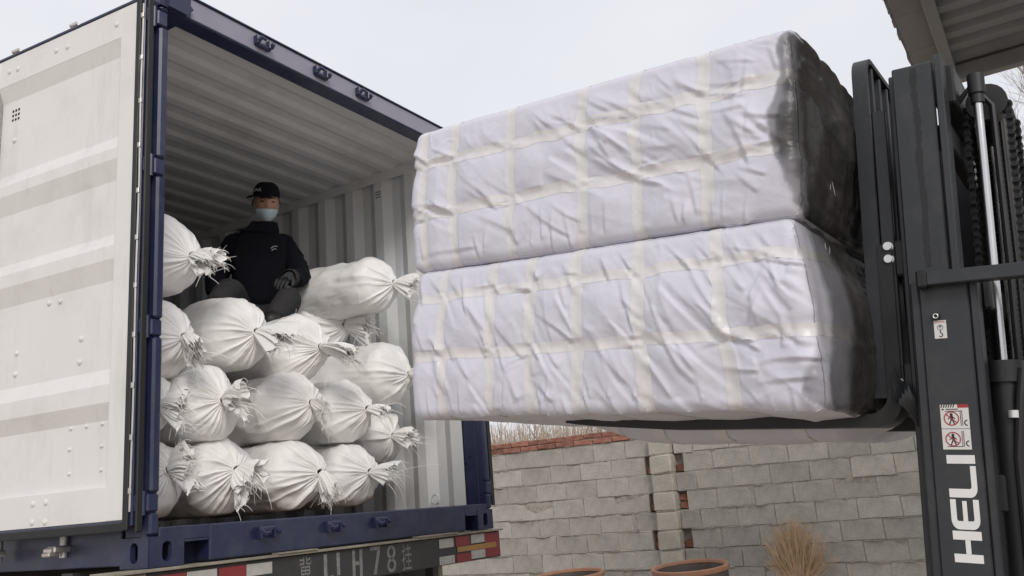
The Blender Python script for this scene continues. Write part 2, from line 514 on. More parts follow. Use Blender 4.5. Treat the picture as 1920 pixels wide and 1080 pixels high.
# mortar squeezed out of the bed joints, uneven and a little proud
mb = MB()
for c in range(NC + 1):
    z = -1.46 + 0.2 * c
    y = -4.9
    while y < 5.0:
        ln = rng.uniform(0.05, 0.22)
        if rng.random() < 0.62 and not (0.47 < y + ln / 2 < 0.94):
            h = rng.uniform(0.003, 0.010)
            pr = rng.uniform(0.000, 0.014)
            mb.tube([(WX + 0.006 - pr, y, z + rng.uniform(-.004, .004)), (WX + 0.003 - pr, y + ln * .5, z + rng.uniform(-.005, .005)), (WX + 0.007 - pr, y + ln, z)], [h * .6, h, h * .5], 5)
        y += ln + 0.01
o = mb.obj('mortar_ridge', M_MORTAR, wall); o['kind'] = 'stuff'
pil = [block_mesh('pillar_block', 0.30, 0.245, 0.19, M_PILLAR, j=0.006, bev=0.012, seed=s) for s in range(4)]
for c in range(NC):
    inst('pillar_block', pil[c % 4], (WX - 0.10 + rng.uniform(-.008, .008), 0.705 + rng.uniform(-.006, .006), -1.46 + 0.2 * c + 0.004), wall)
mb = MB()
for c in range(NC + 1):
    z = -1.46 + 0.2 * c
    mb.box((WX - 0.094, 0.592, z - 0.008), (WX + 0.1, 0.818, z + 0.006), 0.003)
mb.obj('pillar_mortar', M_MORTAR, wall)
bric = [block_mesh('brick', 0.115, 0.235, 0.056, M_BRICK, j=0.004, bev=0.005, seed=20 + s) for s in range(5)]
half = [block_mesh('brick', 0.10, 0.09, 0.075, M_BRICK, j=0.008, bev=0.006, seed=40 + s) for s in range(4)]
for c in range(1, NC, 2):
    z = -1.46 + 0.2 * c
    for yy in (0.88, 0.53):
        inst('brick', half[(c + int(yy * 10)) % 4], (WX + 0.03, yy, z + 0.012), wall, rz=rng.uniform(-.1, .1))
        if rng.random() < .25:
            inst('brick', half[(c + 1) % 4], (WX + 0.06, yy + .01, z + 0.095), wall, rz=rng.uniform(-.2, .2))
for row in range(2):
    y = 5.0 - row * 0.12
    while y > -4.9:
        inst('brick', bric[rng.randrange(5)], (WX - 0.01 + rng.uniform(-.012, .008) + row * .012, y - 0.1175, 0.745 + row * 0.066 + rng.uniform(-.003, .003)), wall, rz=rng.uniform(-.03, .03))
        y -= 0.247
MB().box((WX + 0.022, -4.9, 0.735), (WX + 0.10, 5.0, 0.865)).obj('coping_mortar', M_MORTAR, wall)

# ------------------------------------------------------------------ pots and broom
def pot(name, label, cx, cy, rimz, r_, lean=0.0):
    h = rimz - GROUND
    rot = Matrix.Rotation(lean, 3, 'Y')
    p = thing(name, label, 'pot', (cx, cy, GROUND), rot, 'jars by the block wall')
    prof = [(0.0, 0.0), (0.46 * r_, 0.0), (0.55 * r_, 0.04), (0.78 * r_, h * .35), (0.93 * r_, h * .7), (0.95 * r_, h - .06), (0.9 * r_, h - 0.03), (.88 * r_, h - .05), (.86 * r_, h * .7), (.7 * r_, h * .35), (.4 * r_, .05), (0, .05)]
    A = MW[p]
    T = lambda q: A[:3, :3] @ q + A[:3, 3]
    MB(T).lathe(prof, n=40).obj('body', M_GLAZE, p, True)
    rim = [(0.9 * r_, h - .045), (0.985 * r_, h - .05), (1.0 * r_, h - .03), (0.99 * r_, h - .008), (0.95 * r_, h), (0.9 * r_, h - .006), (0.875 * r_, h - .03), (0.9 * r_, h - .045)]
    MB(T).lathe(rim, n=48).obj('rim', M_TERRA, p, True)
    return p
pot('terracotta_jar', 'tall dark jar with a thick terracotta rim, below the block pillar', 6.16, 0.2, -0.555, 0.375, -R(4.5))
pot('terracotta_jar', 'jar nearer the truck, only the upper curve of its terracotta rim showing', 6.16, 1.53, -0.595, 0.36, -R(3.5))

broom = thing('twig_broom', 'upturned bamboo twig broom leaning on the block wall', 'broom', (6.62, -0.66, GROUND))
mb = MB()
r2 = random.Random(3)
for i in range(340):
    a = r2.gauss(0, 0.34); b = r2.gauss(0, 0.16)
    ln = r2.uniform(0.42, 0.78) * (1 - 0.35 * min(1, abs(a)))
    p0 = np.array([6.73 + r2.gauss(0, .012), -0.65 + r2.gauss(0, .016), -0.93])
    dirv = np.array([b * .5, a, 1.0]); dirv /= np.linalg.norm(dirv)
    pts = [p0]
    for s_ in range(1, 5):
        t = s_ / 4
        pts.append(p0 + dirv * ln * t + np.array([r2.gauss(0, .006), (a * .05 * t * t + r2.gauss(0, .007)), -.02 * t * t * abs(a)]))
    pts = [np.array([min(q[0], 6.935), q[1], q[2]]) for q in pts]
    mb.tube(pts, [.0040, .0036, .0031, .0025, .0013], 3, False)
    for _ in range(2):
        s_ = r2.randrange(2, 4); q = pts[s_]
        e = q + (dirv + np.array([r2.gauss(0, .25), r2.gauss(0, .3), 0])) * ln * .22
        e[0] = min(e[0], 6.93)
        mb.tube([q, (q + e) / 2 + .004, e], [.0024, .0019, .001], 3, False)
o = mb.obj('bristles', M_TWIG, broom); o['kind'] = 'stuff'
MB().tube([(6.68, -0.65, GROUND + .01), (6.73, -0.65, -0.86)], .016, 10).obj('handle', M_TWIG, broom, True)
MB().tube([(6.725, -0.65, -0.96), (6.732, -0.65, -0.87)], .034, 12).obj('binding', M_BARK, broom, True)

# ------------------------------------------------------------------ bare trees and thicket
def tree(name, label, loc, h, r0, seed, spread=1.0, group='bare winter trees beyond the wall', depthlim=5):
    r_ = random.Random(seed)
    t = thing(name, label, 'tree', (loc[0], loc[1], GROUND), None, group)
    trunk, twigs = MB(), MB()
    h *= 1.45
    def grow(p, d, ln, rad, lvl):
        n = 5
        pts = [np.array(p)]; rs = [rad]
        dd = np.array(d)
        for i in range(n):
            dd = dd + np.array([r_.gauss(0, .10), r_.gauss(0, .10), .05]); dd /= np.linalg.norm(dd)
            pts.append(pts[-1] + dd * ln / n); rs.append(rad * (1 - .45 * (i + 1) / n))
        (trunk if lvl == 0 else twigs).tube(pts, rs, 8 if lvl == 0 else (5 if lvl < 3 else 3), False)
        if lvl >= depthlim: return
        nb = (13, 5, 5, 4, 3)[lvl]
        for b in range(nb):
            f = r_.uniform(.3, 1.0) if lvl else r_.uniform(.35, 1.0)
            i = min(n - 1, int(f * n)); q = pts[i] + (pts[i + 1] - pts[i]) * (f * n - i)
            az = r_.uniform(0, 6.283); til = r_.uniform(.3, .75) * spread
            a = np.cross(dd, [0, 0, 1.0]); a = a / (np.linalg.norm(a) + 1e-6) if np.linalg.norm(a) > .05 else np.array([1., 0, 0])
            b2 = np.cross(dd, a)
            nd = dd * math.cos(til) + (a * math.cos(az) + b2 * math.sin(az)) * math.sin(til)
            grow(q, nd, ln * (r_.uniform(.24, .36) if lvl == 0 else r_.uniform(.5, .72)), max(rs[i] * .5, .0022), lvl + 1)
    grow((loc[0], loc[1], GROUND), (0, 0, 1), h * .55, r0, 0)
    trunk.obj('trunk', M_BARK, t, True)
    o = twigs.obj('crown', M_BARK, t); o['kind'] = 'stuff'
    return t
tree('bare_tree', 'tall bare winter tree with pale twigs right behind the forklift mast', (13.0, -4.0), 7.5, .085, 11, .7)
tree('bare_tree', 'slim bare tree farther back at the edge of the canopy', (17.0, -5.0), 9.0, .09, 5, .7)
tree('bare_tree', 'low spreading bare tree near the lift chains', (10.8, -3.1), 4.6, .045, 23, .7)
mb = MB()
r3 = random.Random(9)
for i in range(5200):
    x = 7.6 + 9 * r3.random() ** 1.3; y = r3.uniform(-2.0, 2.5 + (x - 6) * .75)
    h = r3.uniform(.7, 1.0) * (2.65 + (x - 7.6) * .14)
    lx, ly = r3.gauss(0, .22), r3.gauss(0, .25)
    rr = r3.choice((.004, .005, .006, .010)) * (1 + .04 * (x - 7))
    p = [(x, y, GROUND), (x + lx * .3, y + ly * .35, GROUND + h * .5), (x + lx, y + ly, GROUND + h)]
    mb.tube(p, [rr, rr * .8, rr * .35], 3, False)
    for _ in range(2):
        s_ = r3.uniform(.55, .95)
        q = np.array([x + lx * s_ * s_, y + ly * s_ * s_, GROUND + h * s_])
        mb.tube([q, q + np.array([r3.gauss(0, .2), r3.gauss(0, .25), r3.uniform(.1, .35)])], [rr * .6, rr * .3], 3, False)
o = mb.obj('dry_thicket', M_REED)
tag(o, 'dense pale thicket of dry stems rising beyond the brick coping', 'thicket', kind='stuff')

# ------------------------------------------------------------------ canopy
CZ = 3.0
can = thing('steel_canopy', 'grey corrugated metal canopy roof overhanging the forklift', 'canopy', (3.0, -5.5, GROUND))
x0, x1 = 1.2, 4.62
npan = 4
pw = (x1 - x0) / npan
for p in range(npan):
    mb = MB()
    prof = []
    a = x0 + p * pw
    nr = 4
    for i in range(nr):
        b = a + pw * i / nr; q = pw / nr
        prof += [(b, 0), (b + q * .45, 0), (b + q * .55, .035), (b + q * .9, .035)]
    prof.append((a + pw, 0))
    zz = .004 * (p % 2)
    Vv = []; Ff = []
    for yy in (-2.66, -9.0):
        for sgn in (0, .003):
            Vv += [(px, yy + rng.uniform(-.006, .006), CZ + pz + sgn + zz) for px, pz in prof]
    n = len(prof)
    for i in range(n - 1):
        Ff.append((i, i + 1, 2 * n + i + 1, 2 * n + i))
        Ff.append((n + i, 3 * n + i, 3 * n + i + 1, n + i + 1))
        Ff.append((i, n + i, n + i + 1, i + 1))
    mb.add(Vv, Ff).obj('roof_sheet', M_SHEET, can)
for p in range(6):
    a = x0 + (x1 - x0) * p / 6
    MB().box((a + .002, -2.855, CZ - .012), (a + (x1 - x0) / 6 - .002, -2.68, CZ - .006 + .002 * (p % 2))).obj('soffit_panel', M_STEEL, can)
MB().box((x0, -2.93, CZ - .075), (x1 - .1, -2.86, CZ - .002), .004).obj('edge_beam', M_STEEL, can)
MB().box((x1 - .09, -9.0, CZ - .12), (x1 - .01, -2.86, CZ - .003), .004).obj('end_beam', M_STEEL, can)
for yy in (-4.4, -5.9, -7.4):
    MB().box((x0, yy - .03, CZ - .10), (x1 - .1, yy + .03, CZ - .004), .004).obj('purlin', M_STEEL, can)
for px in (x0 + .1, x1 - .05):
    for yy in (-4.9, -8.8):
        MB().box((px - .04, yy - .04, GROUND), (px + .04, yy + .04, CZ - .12), .005).obj('post', M_STEEL, can)

# ------------------------------------------------------------------ semi-trailer
tr = thing('flatbed_trailer', 'black semi-trailer under the container, stencilled number and red-white strips on its tail beam', 'trailer', (1.22, 3.0, GROUND))
YB = -0.035
MB().box((-0.03, YB, -.168), (2.452, YB + .03, -.016), .004).box((-.03, YB + .03, -.168), (2.452, .10, -.155)).obj('tail_beam', M_TRAILER, tr)
mb = MB().box((-0.17, YB - .022, -.014), (2.462, .12, -.003), .002)
mb.box((0.62, YB - .030, -.0025), (0.86, YB + .02, .004), .001).box((1.62, YB - .028, -.0025), (1.985, YB + .02, .006), .001)
mb.obj('ledge', M_LEDGE, tr)
MB().box((-.14, YB - .005, -.10), (-.035, .06, -.016), .004).obj('corner_bracket', M_LEDGE, tr)
for bx in (0.75, 1.66):
    MB().box((bx, .12, -.45), (bx + .03, 9.0, -.004)).box((bx - .06, .12, -.45), (bx + .09, 9.0, -.43)).obj('frame_rail', M_TRAILER, tr)
for i in range(9):
    yy = .5 + i * .75
    MB().box((0.0, yy, -.16), (2.44, yy + .08, -.006)).obj('cross_member', M_TRAILER, tr)
def strip(x0, x1, z0, z1, material, name, bolts=False):
    o = MB().box((x0, YB - .0035, z0), (x1, YB - .0004, z1), .0008).obj(name, material, tr)
    if bolts:
        for bx in (x0 + .02, x1 - .02):
            MB().tube([(bx, YB - .0085, (z0 + z1) / 2), (bx, YB - .003, (z0 + z1) / 2)], .006, 8).obj('screw', M_ZINC, o)
strip(0.0, .146, -.080, -.030, M_TAPER, 'red_reflector')
strip(.151, .299, -.080, -.030, M_TAPEW, 'white_reflector')
strip(.31, .453, -.080, -.030, M_TAPER, 'red_reflector')
strip(.456, .60, -.080, -.030, M_TAPEW, 'white_reflector')
strip(1.829, 1.965, -.074, -.025, M_TAPEW, 'white_reflector')
strip(1.825, 1.968, -.163, -.119, M_TAPEW, 'white_reflector', True)
strip(1.985, 2.126, -.076, -.020, M_TAPER, 'red_reflector')
strip(2.140, 2.281, -.070, -.021, M_TAPEW, 'white_reflector')
strip(1.985, 2.132, -.165, -.118, M_TAPER, 'red_reflector')
strip(2.135, 2.280, -.157, -.110, M_TAPEW, 'white_reflector', True)
strip(2.284, 2.440, -.160, -.021, M_TAPER, 'red_reflector')
o = MB().box((1.995, YB - .006, -.108), (2.40, YB - .0036, -.078), .0008).obj('amber_reflector', M_TAPEY, tr)
# stencilled number
def poly_char(name, polys):
    mb = MB()
    for p in polys:
        mb.prism(p, (0, YB - .0016, 0), X_, Z_, Y_, .0012)
    return mb.obj(name, M_STENCIL, tr)
def rect(x0, x1, z0, z1): return [(x0, z0), (x1, z0), (x1, z1), (x0, z1)]
for xa in (.923, 1.010):
    poly_char('stencil_letter', [rect(xa, xa + .022, -.132, -.027), [(xa + .022, -.137), (xa + .016, -.155), (xa - .004, -.163), (xa - .026, -.160), (xa - .040, -.147), (xa - .044, -.128), (xa - .026, -.126), (xa - .023, -.138), (xa - .010, -.146), (xa, -.137)]])
poly_char('stencil_letter', [rect(1.120, 1.140, -.160, -.024), rect(1.172, 1.193, -.160, -.024), rect(1.143, 1.169, -.098, -.080)])
poly_char('stencil_digit', [rect(1.253, 1.328, -.038, -.020), [(1.306, -.041), (1.328, -.041), (1.296, -.156), (1.274, -.156)]])
def ringhalf(cx, cz, ro, ri, a0, a1, sx=1.0):
    o_ = [(cx + sx * (p[0] - cx), p[1]) for p in arc(cx, cz, ro, a0, a1, 10)]
    i_ = [(cx + sx * (p[0] - cx), p[1]) for p in arc(cx, cz, ri, a1, a0, 10)]
    return o_ + i_
cx = 1.4155
polys = []
for cz, ro, ri in ((-.0575, .035, .019), (-.1225, .037, .020)):
    polys += [ringhalf(cx, cz, ro, ri, 94, 266, .95), ringhalf(cx, cz, ro, ri, -86, 86, .95)]
poly_char('stencil_digit', polys)
def glyph(ch, name, x0, x1, z0, z1):
    cu = bpy.data.curves.new(name, 'FONT')
    cu.body = ch
    cu.extrude = 0
    ob = bpy.data.objects.new(name, cu)
    COL.objects.link(ob)
    bpy.context.view_layer.update()
    me = bpy.data.meshes.new_from_object(ob.evaluated_get(bpy.context.evaluated_depsgraph_get()))
    bpy.data.objects.remove(ob); bpy.data.curves.remove(cu)
    co = np.array([v.co[:] for v in me.vertices]); fs = [list(p.vertices) for p in me.polygons]
    bpy.data.meshes.remove(me)
    lo, hi = co.min(0), co.max(0)
    V = np.zeros((len(co), 3))
    V[:, 0] = x0 + (co[:, 0] - lo[0]) / (hi[0] - lo[0]) * (x1 - x0)
    V[:, 2] = z0 + (co[:, 1] - lo[1]) / (hi[1] - lo[1]) * (z1 - z0)
    V[:, 1] = YB - .0016
    return mk(name, V, fs, M_STENCIL, tr)
glyph('冀', 'stencil_character', .765, .842, -.165, -.028)
glyph('挂', 'stencil_character', 1.500, 1.580, -.160, -.026)
# running gear below the frame
for yy in (4.4, 5.7):
    MB().tube([(.25, yy, -.98), (2.2, yy, -.98)], .06, 12).obj('axle', M_TRAILER, tr, True)
    for xx in (.02, 2.08):
        for k2 in (0, 1):
            cxx = xx + k2 * .0
        prof = [(.0, 0), (.28, 0), (.30, .02), (.50, .0), (.52, .05), (.52, .25), (.50, .30), (.30, .28), (.28, .30), (0, .30)]
        T = lambda q, xx=xx, yy=yy: np.array([xx + q[2], yy + q[0], -.98 + q[1]])
        MB(T).lathe(prof, n=28).obj('wheel', M_TYRE, tr, True)
for xx in (2.02, .05):
    MB().box((xx, .42, -.72), (xx + .38, .436, -.17), .003).obj('mudflap', M_RUBBER, tr)
MB().box((1.90, .05, -.235), (1.965, .09, -.17), .003).obj('light_bracket', M_LEDGE, tr)
MB().box((.25, .02, -.60), (2.2, .10, -.50), .01).obj('underrun_bar', M_TRAILER, tr)
for xx in (.55, 1.85):
    MB().box((xx, .03, -.51), (xx + .05, .09, -.15), .003).obj('underrun_post', M_TRAILER, tr)

# ================================================================== CONTAINER
W_, H_, LN = 2.438, 2.591, 6.058
con = thing('shipping_container', 'open blue shipping container with white inside and one door folded back along its side', 'container', (1.22, 3.0, 0))
MB().box((.045, .05, .10), (2.392, 6.0, .148)).obj('floor', M_PLY, con)
mb = MB().box((.292, -.001, .002), (2.150, .15, .153), .007)
mb.box((.046, .001, .095), (.296, .15, .153), .005).box((2.146, .001, .095), (2.392, .15, .153), .005)
mb.box((.15, .10, .002), (2.3, .148, .10))
mb.box((.166, -.003, .088), (.288, .01, .097), .002).box((2.152, -.003, .088), (2.272, .01, .097), .002)
mb.obj('door_sill', M_BLUE, con)
mb = MB().box((.05, .004, 2.470), (2.388, .105, 2.588), .004)
mb.box((.0, -.012, 2.583), (2.438, .03, 2.592), .002)
hdr = mb.obj('door_header', M_BLUE, con)
MB().box((.052, -.001, 2.478), (2.386, .006, 2.582), .002).obj('header_plate', M_LILAC, hdr)  # thin sheet that gives the header front its paler lilac-grey
MB().prism([(.03, 2.472), (.13, 2.47), (.165, 2.512), (.13, 2.54), (.03, 2.54)], (0, -.022, 0), X_, Z_, Y_, .03).obj('header_gusset', M_BLUE, con)
for i, z in enumerate((0.0, H_ - .118)):
    for sx in (0, 1):
        for sy in (0, 1):
            def T(q, sx=sx, sy=sy, z=z):
                return np.array([W_ - q[0] if sx else q[0], LN - q[1] if sy else q[1], q[2] + z])
            mb = MB(T)
            def holed(o, ex, ey, ez, w, h, hw, hh, th):
                cx_, cy_ = w / 2, h / 2
                r_ = hw / 2; st = hh / 2 - r_
                Lh = [(cx_, 0), (0, 0), (0, h), (cx_, h)] + [(cx_, cy_ + st + r_)] + [(p[0], p[1]) for p in arc(cx_, cy_ + st, r_, 100, 180, 6)] + [(p[0], p[1]) for p in arc(cx_, cy_ - st, r_, 180, 260, 6)] + [(cx_, cy_ - st - r_)]
                Rh = [(2 * cx_ - a, b) for a, b in Lh][::-1]
                mb.prism(Lh, o, ex, ey, ez, th); mb.prism(Rh, o, ex, ey, ez, th)
            holed((0, -.003, 0), X_, Z_, Y_, .162, .118, .045, .078, .024)
            holed((-.003, 0, 0), Y_, Z_, X_, .178, .118, .050, .080, .024)
            mb.box((.001, .001, .0), (.160, .176, .012)).box((.001, .001, .106), (.160, .176, .117)).box((.14, .02, .01), (.160, .176, .11)).box((.02, .155, .01), (.16, .176, .11))
            o = mb.obj('corner_casting', M_BLUE, con)
for sx in (0, 1):
    T = lambda q, sx=sx: np.array([W_ - q[0] if sx else q[0], q[1], q[2]])
    mb = MB(T)
    zs = [.118, .215, .285, .93, 1.0, 1.646, 1.722, 2.369, 2.445, 2.474]
    for k in range(0, len(zs) - 1, 2):
        mb.box((.0, -.004, zs[k] + .004), (.045, .05, zs[k + 1] - .004), .010)
    mb.box((.002, .02, .118), (.043, .06, 2.474))
    mb.box((.03, .055, .118), (.048, .152, 2.474), .003)
    mb.box((.0, .055, .118), (.012, .152, 2.474), .003)
    mb.obj('corner_post', M_BLUE, con)
    MB(T).box((0, LN - .15, .118), (.08, LN, 2.474), .005).obj('corner_post', M_BLUE, con)
    MB(T).box((.0, .178, .012), (.055, LN - .178, .155), .004).obj('bottom_rail', M_BLUE, con)
    MB(T).box((.0, .178, 2.50), (.05, LN - .178, 2.575), .004).obj('top_rail', M_BLUE, con)
# corrugated side walls: white inside, blue outside
def corr(y0, y1, pitch, flat, amp, lead=0.0):
    pts = [(y0, 0)]
    y = y0 + lead
    sl = pitch / 2 - flat
    while y + pitch < y1:
        pts += [(y + flat, 0), (y + flat + sl, amp), (y + 2 * flat + sl, amp), (y + pitch, 0)]
        y += pitch
    pts.append((y1, 0))
    return pts
prof = corr(.152, 5.95, .278, .072, .036, .02)
def sheet(name, material, T, prof, z0, z1):
    V = []; F = []
    for a, b in prof:
        V.append(T((a, b, z0))); V.append(T((a, b, z1)))
    for i in range(len(prof) - 1):
        F.append((2 * i, 2 * i + 2, 2 * i + 3, 2 * i + 1))
    return mk(name, V, F, material, con)
for sx in (0, 1):
    sg = (lambda x: W_ - x) if sx else (lambda x: x)
    o = sheet('side_wall', M_CWALL, lambda q: (sg(.055 - q[1]), q[0], q[2]), [(a, b - .0) for a, b in prof], .148, 2.53)
    o = sheet('side_panel', M_BLUE, lambda q: (sg(.050 - q[1]), q[0], q[2]), prof, .15, 2.53)
    mb = MB()
    for yy in (.37, 2.0, 3.6):
        pts = [(sg(.085 + .0), yy + .028 * math.sin(t), .205 + .028 * math.cos(t)) for t in np.linspace(0, 6.283, 15)]
        mb.tube(pts, .006, 6, False)
        mb.box((sg(.05), yy - .01, .17), (sg(.088), yy + .01, .182))
    mb.obj('lashing_ring', M_CWALL, con, True)
    mb = MB().box((sg(.044), .108, 2.475), (sg(.060), 5.95, 2.548), .003)
    mb.obj('roof_cove', M_CWALL, con)
    if sx:
        for i in range(3):
            for j in range(3):
                cy_, cz_ = .748 + i * .016, 2.40 - j * .020
                MB().tube([(sg(.050), cy_, cz_), (sg(.0562), cy_, cz_)], .0058, 8).obj('vent_hole', M_RUBBER, con)
MB().box((.05, 5.9, .148), (2.388, 5.96, 2.53)).obj('end_wall', M_CWALL, con)
rprof = corr(.105, 5.95, .209, .065, .014, .10)
V = []; F = []
for a, b in rprof:
    V += [(.045, a, 2.535 + b), (2.393, a, 2.535 + b)]
for i in range(len(rprof) - 1):
    F.append((2 * i, 2 * i + 1, 2 * i + 3, 2 * i + 2))
mk('roof', V, F, M_CROOF, con)
MB().box((.0, .0, 2.560), (2.438, 6.058, 2.580)).obj('roof_top', M_BLUE, con)
# door keepers on sill and header
def keeper(x, z, upw):
    mb = MB()
    s_ = 1 if upw else -1
    def mb_t(q, x=x, z=z): return np.array([x + (q[0] - x) * 1.25, q[1] * 1.25, z + (q[2] - z) * 1.4])
    mb.T = mb_t
    mb.box((x - .040, -.020, z - .008), (x + .040, .0, z + .008), .004)
    mb.tube([(x - .036, -.020, z + s_ * .004), (x - .030, -.040, z + s_ * .016), (x - .012, -.044, z + s_ * .010)], [.010, .009, .006], 6)
    mb.tube([(x + .036, -.020, z + s_ * .004), (x + .034, -.038, z + s_ * .014)], [.010, .008], 6)
    mb.box((x - .043, -.028, z - .004), (x - .037, -.001, z + s_ * .030), .002)
    mb.box((x + .022, -.028, z - .004), (x + .028, -.001, z + s_ * .030), .002)
    mb.obj('cam_keeper', M_BLUE, con)
for x in (.598, 1.017, 1.358): keeper(x, 2.513, True)
for x in (.595, 1.021, 1.369): keeper(x, .112, False)

# doors folded back along the sides (built as d along the door, t out of its inner face, z)
def door(sx, ang):
    a = R(ang)
    hg = np.array([-.06, .03, 0]); dd = np.array([-math.sin(a), math.cos(a), 0]); nn = np.array([-math.cos(a), -math.sin(a), 0])
    def T(q):
        p = hg + dd * q[0] + nn * q[1] + np.array([0, 0, q[2]])
        if sx: p = np.array([W_ - p[0], p[1], p[2]])
        return p
    # inner skin: white bordered panel with pressed ridges
    zs = [(.328, -.028), (.60, -.028), (.67, 0), (.745, 0), (.815, -.028), (1.20, -.028), (1.288, 0), (1.349, 0), (1.408, -.028), (1.66, -.028), (1.750, 0), (1.802, 0), (1.868, -.028), (2.262, -.028), (2.338, 0)]
    mb = MB(T)
    d0, d1 = .150, 1.03
    V = []; F = []
    for z, t in zs: V += [(d0, t, z), (d1, t, z)]
    for i in range(len(zs) - 1): F.append((2 * i, 2 * i + 1, 2 * i + 3, 2 * i + 2))
    mb.add(V, F)
    n = len(zs)
    mb.add([(d0, -.028, z) for z, t in zs] + [(d0, .0, z) for z, t in zs], [(i, i + 1, n + i + 1, n + i) for i in range(n - 1)])
    mb.add([(d1, -.028, z) for z, t in zs] + [(d1, .0, z) for z, t in zs], [(i, i + 1, n + i + 1, n + i) for i in range(n - 1)])
    mb.box((d0, -.05, .318), (d1, -.027, .33))
    pan = mb.obj('door', M_CWHITE, con)
    MB(T).box((.046, -.045, .190), (.150, .001, 2.488), .003).box((1.03, -.045, .190), (1.16, .001, 2.488), .003).box((.148, -.04, .190), (1.032, .0, .328), .002).box((.148, -.04, 2.338), (1.032, .0, 2.488), .002).obj('door_frame', M_CWHITE, pan)
    MB(T).box((.0, -.060, .165), (.046, -.002, 2.505), .004).box((1.16, -.060, .165), (1.19, -.002, 2.505), .004).box((.04, -.060, .160), (1.17, -.041, 2.505)).box((.04, -.05, .162), (1.17, .004, .188), .004).box((.04, -.05, 2.489), (1.17, .004, 2.506), .004).obj('door_shell', M_BLUE, pan)
    MB(T).box((.014, -.004, .15), (.044, .010, 2.51), .004).box((.04, -.001, .146), (1.17, .010, .182), .004).obj('gasket', M_RUBBER, pan)
    pts = [(.004, .004 + .0018 * math.sin(z * 7), z) for z in np.linspace(.22, 2.46, 26)]
    mb = MB(T).tube(pts, .0042, 6)
    for z in np.linspace(.3, 2.4, 11): mb.box((-.003, .003, z - .012), (.013, .0105, z + .012), .002)
    mb.obj('gasket_strip', M_ZINC, pan)
    MB(T).box((-.024, -.034, .14), (-.012, -.004, 2.5), .003).obj('edge_seal', M_RUBBER, pan)
    riv = [(.599, 1.17), (.523, 1.166), (.373, .972), (.377, .87), (.809, .972), (.811, .875), (.413, .589), (.316, .588), (.218, .588), (.417, .501), (.219, .497), (.413, .40), (.217, .40), (.922, 2.047)]
    for d, z in riv:
        small = z < .6
        r_ = .0075 if small else .0125
        MB(T).tube([(d, -.029, z), (d, -.023, z), (d, -.018, z)], [r_, r_ * .95, r_ * .4], 10).obj('rivet', M_CWHITE, pan, True)
    for d, z in [(.60, .29), (.517, .291), (.60, .214), (.518, .211), (.603, 2.418), (.521, 2.412), (.956, 2.415), (.181, 2.415), (.89, 2.41)]:
        MB(T).tube([(d, -.001, z), (d, .004, z), (d, .008, z)], [.0125, .012, .005], 10).obj('rivet', M_CWHITE, pan, True)
    mb = MB(T)
    for i in range(3):
        for j in range(3):
            MB(T).tube([(.926 + (i - 1) * .022, -.030, 2.184 + (j - 1) * .024), (.926 + (i - 1) * .022, -.0268, 2.184 + (j - 1) * .024)], .0075, 8).obj('vent_hole', M_RUBBER, pan)
    for d in (.52, .955):
        mb = MB(T).tube([(d, -.095, .06), (d, -.095, 2.56)], .017, 10)
        mb.obj('locking_bar', M_ZINC, pan, True)
        mb = MB(T)
        for z, s_ in ((2.535, 1), (.098, -1)):
            mb.box((d - .030, -.11, z - .016), (d + .026, -.030, z + .012), .006)
            mb.box((d - .020, -.06, z - .03), (d + .030, -.012, z - .012), .005)
            mb.tube([(d - .02, -.03, z + .006 * s_), (d + .012, -.014, z - .004)], [.014, .009], 6)
        mb.obj('locking_cam', M_ZINC, pan)
    for z0_, z1_ in ((.215, .285), (.93, 1.0), (1.646, 1.722), (2.369, 2.445)):
        Th = lambda q: np.array([W_ - q[0] if sx else q[0], q[1], q[2]])
        mb = MB(Th).box((-.012, -.001, z0_), (.041, .046, z1_), .006)
        mb.tube([(-.020, .016, z0_ - .012), (-.020, .016, z1_ + .012)], .011, 10)
        mb.box((-.055, .012, z0_ + .004), (-.018, .034, z1_ - .004), .003)
        mb.obj('hinge', M_BLUE, pan)
door(0, 5.0)
door(1, 4.0)

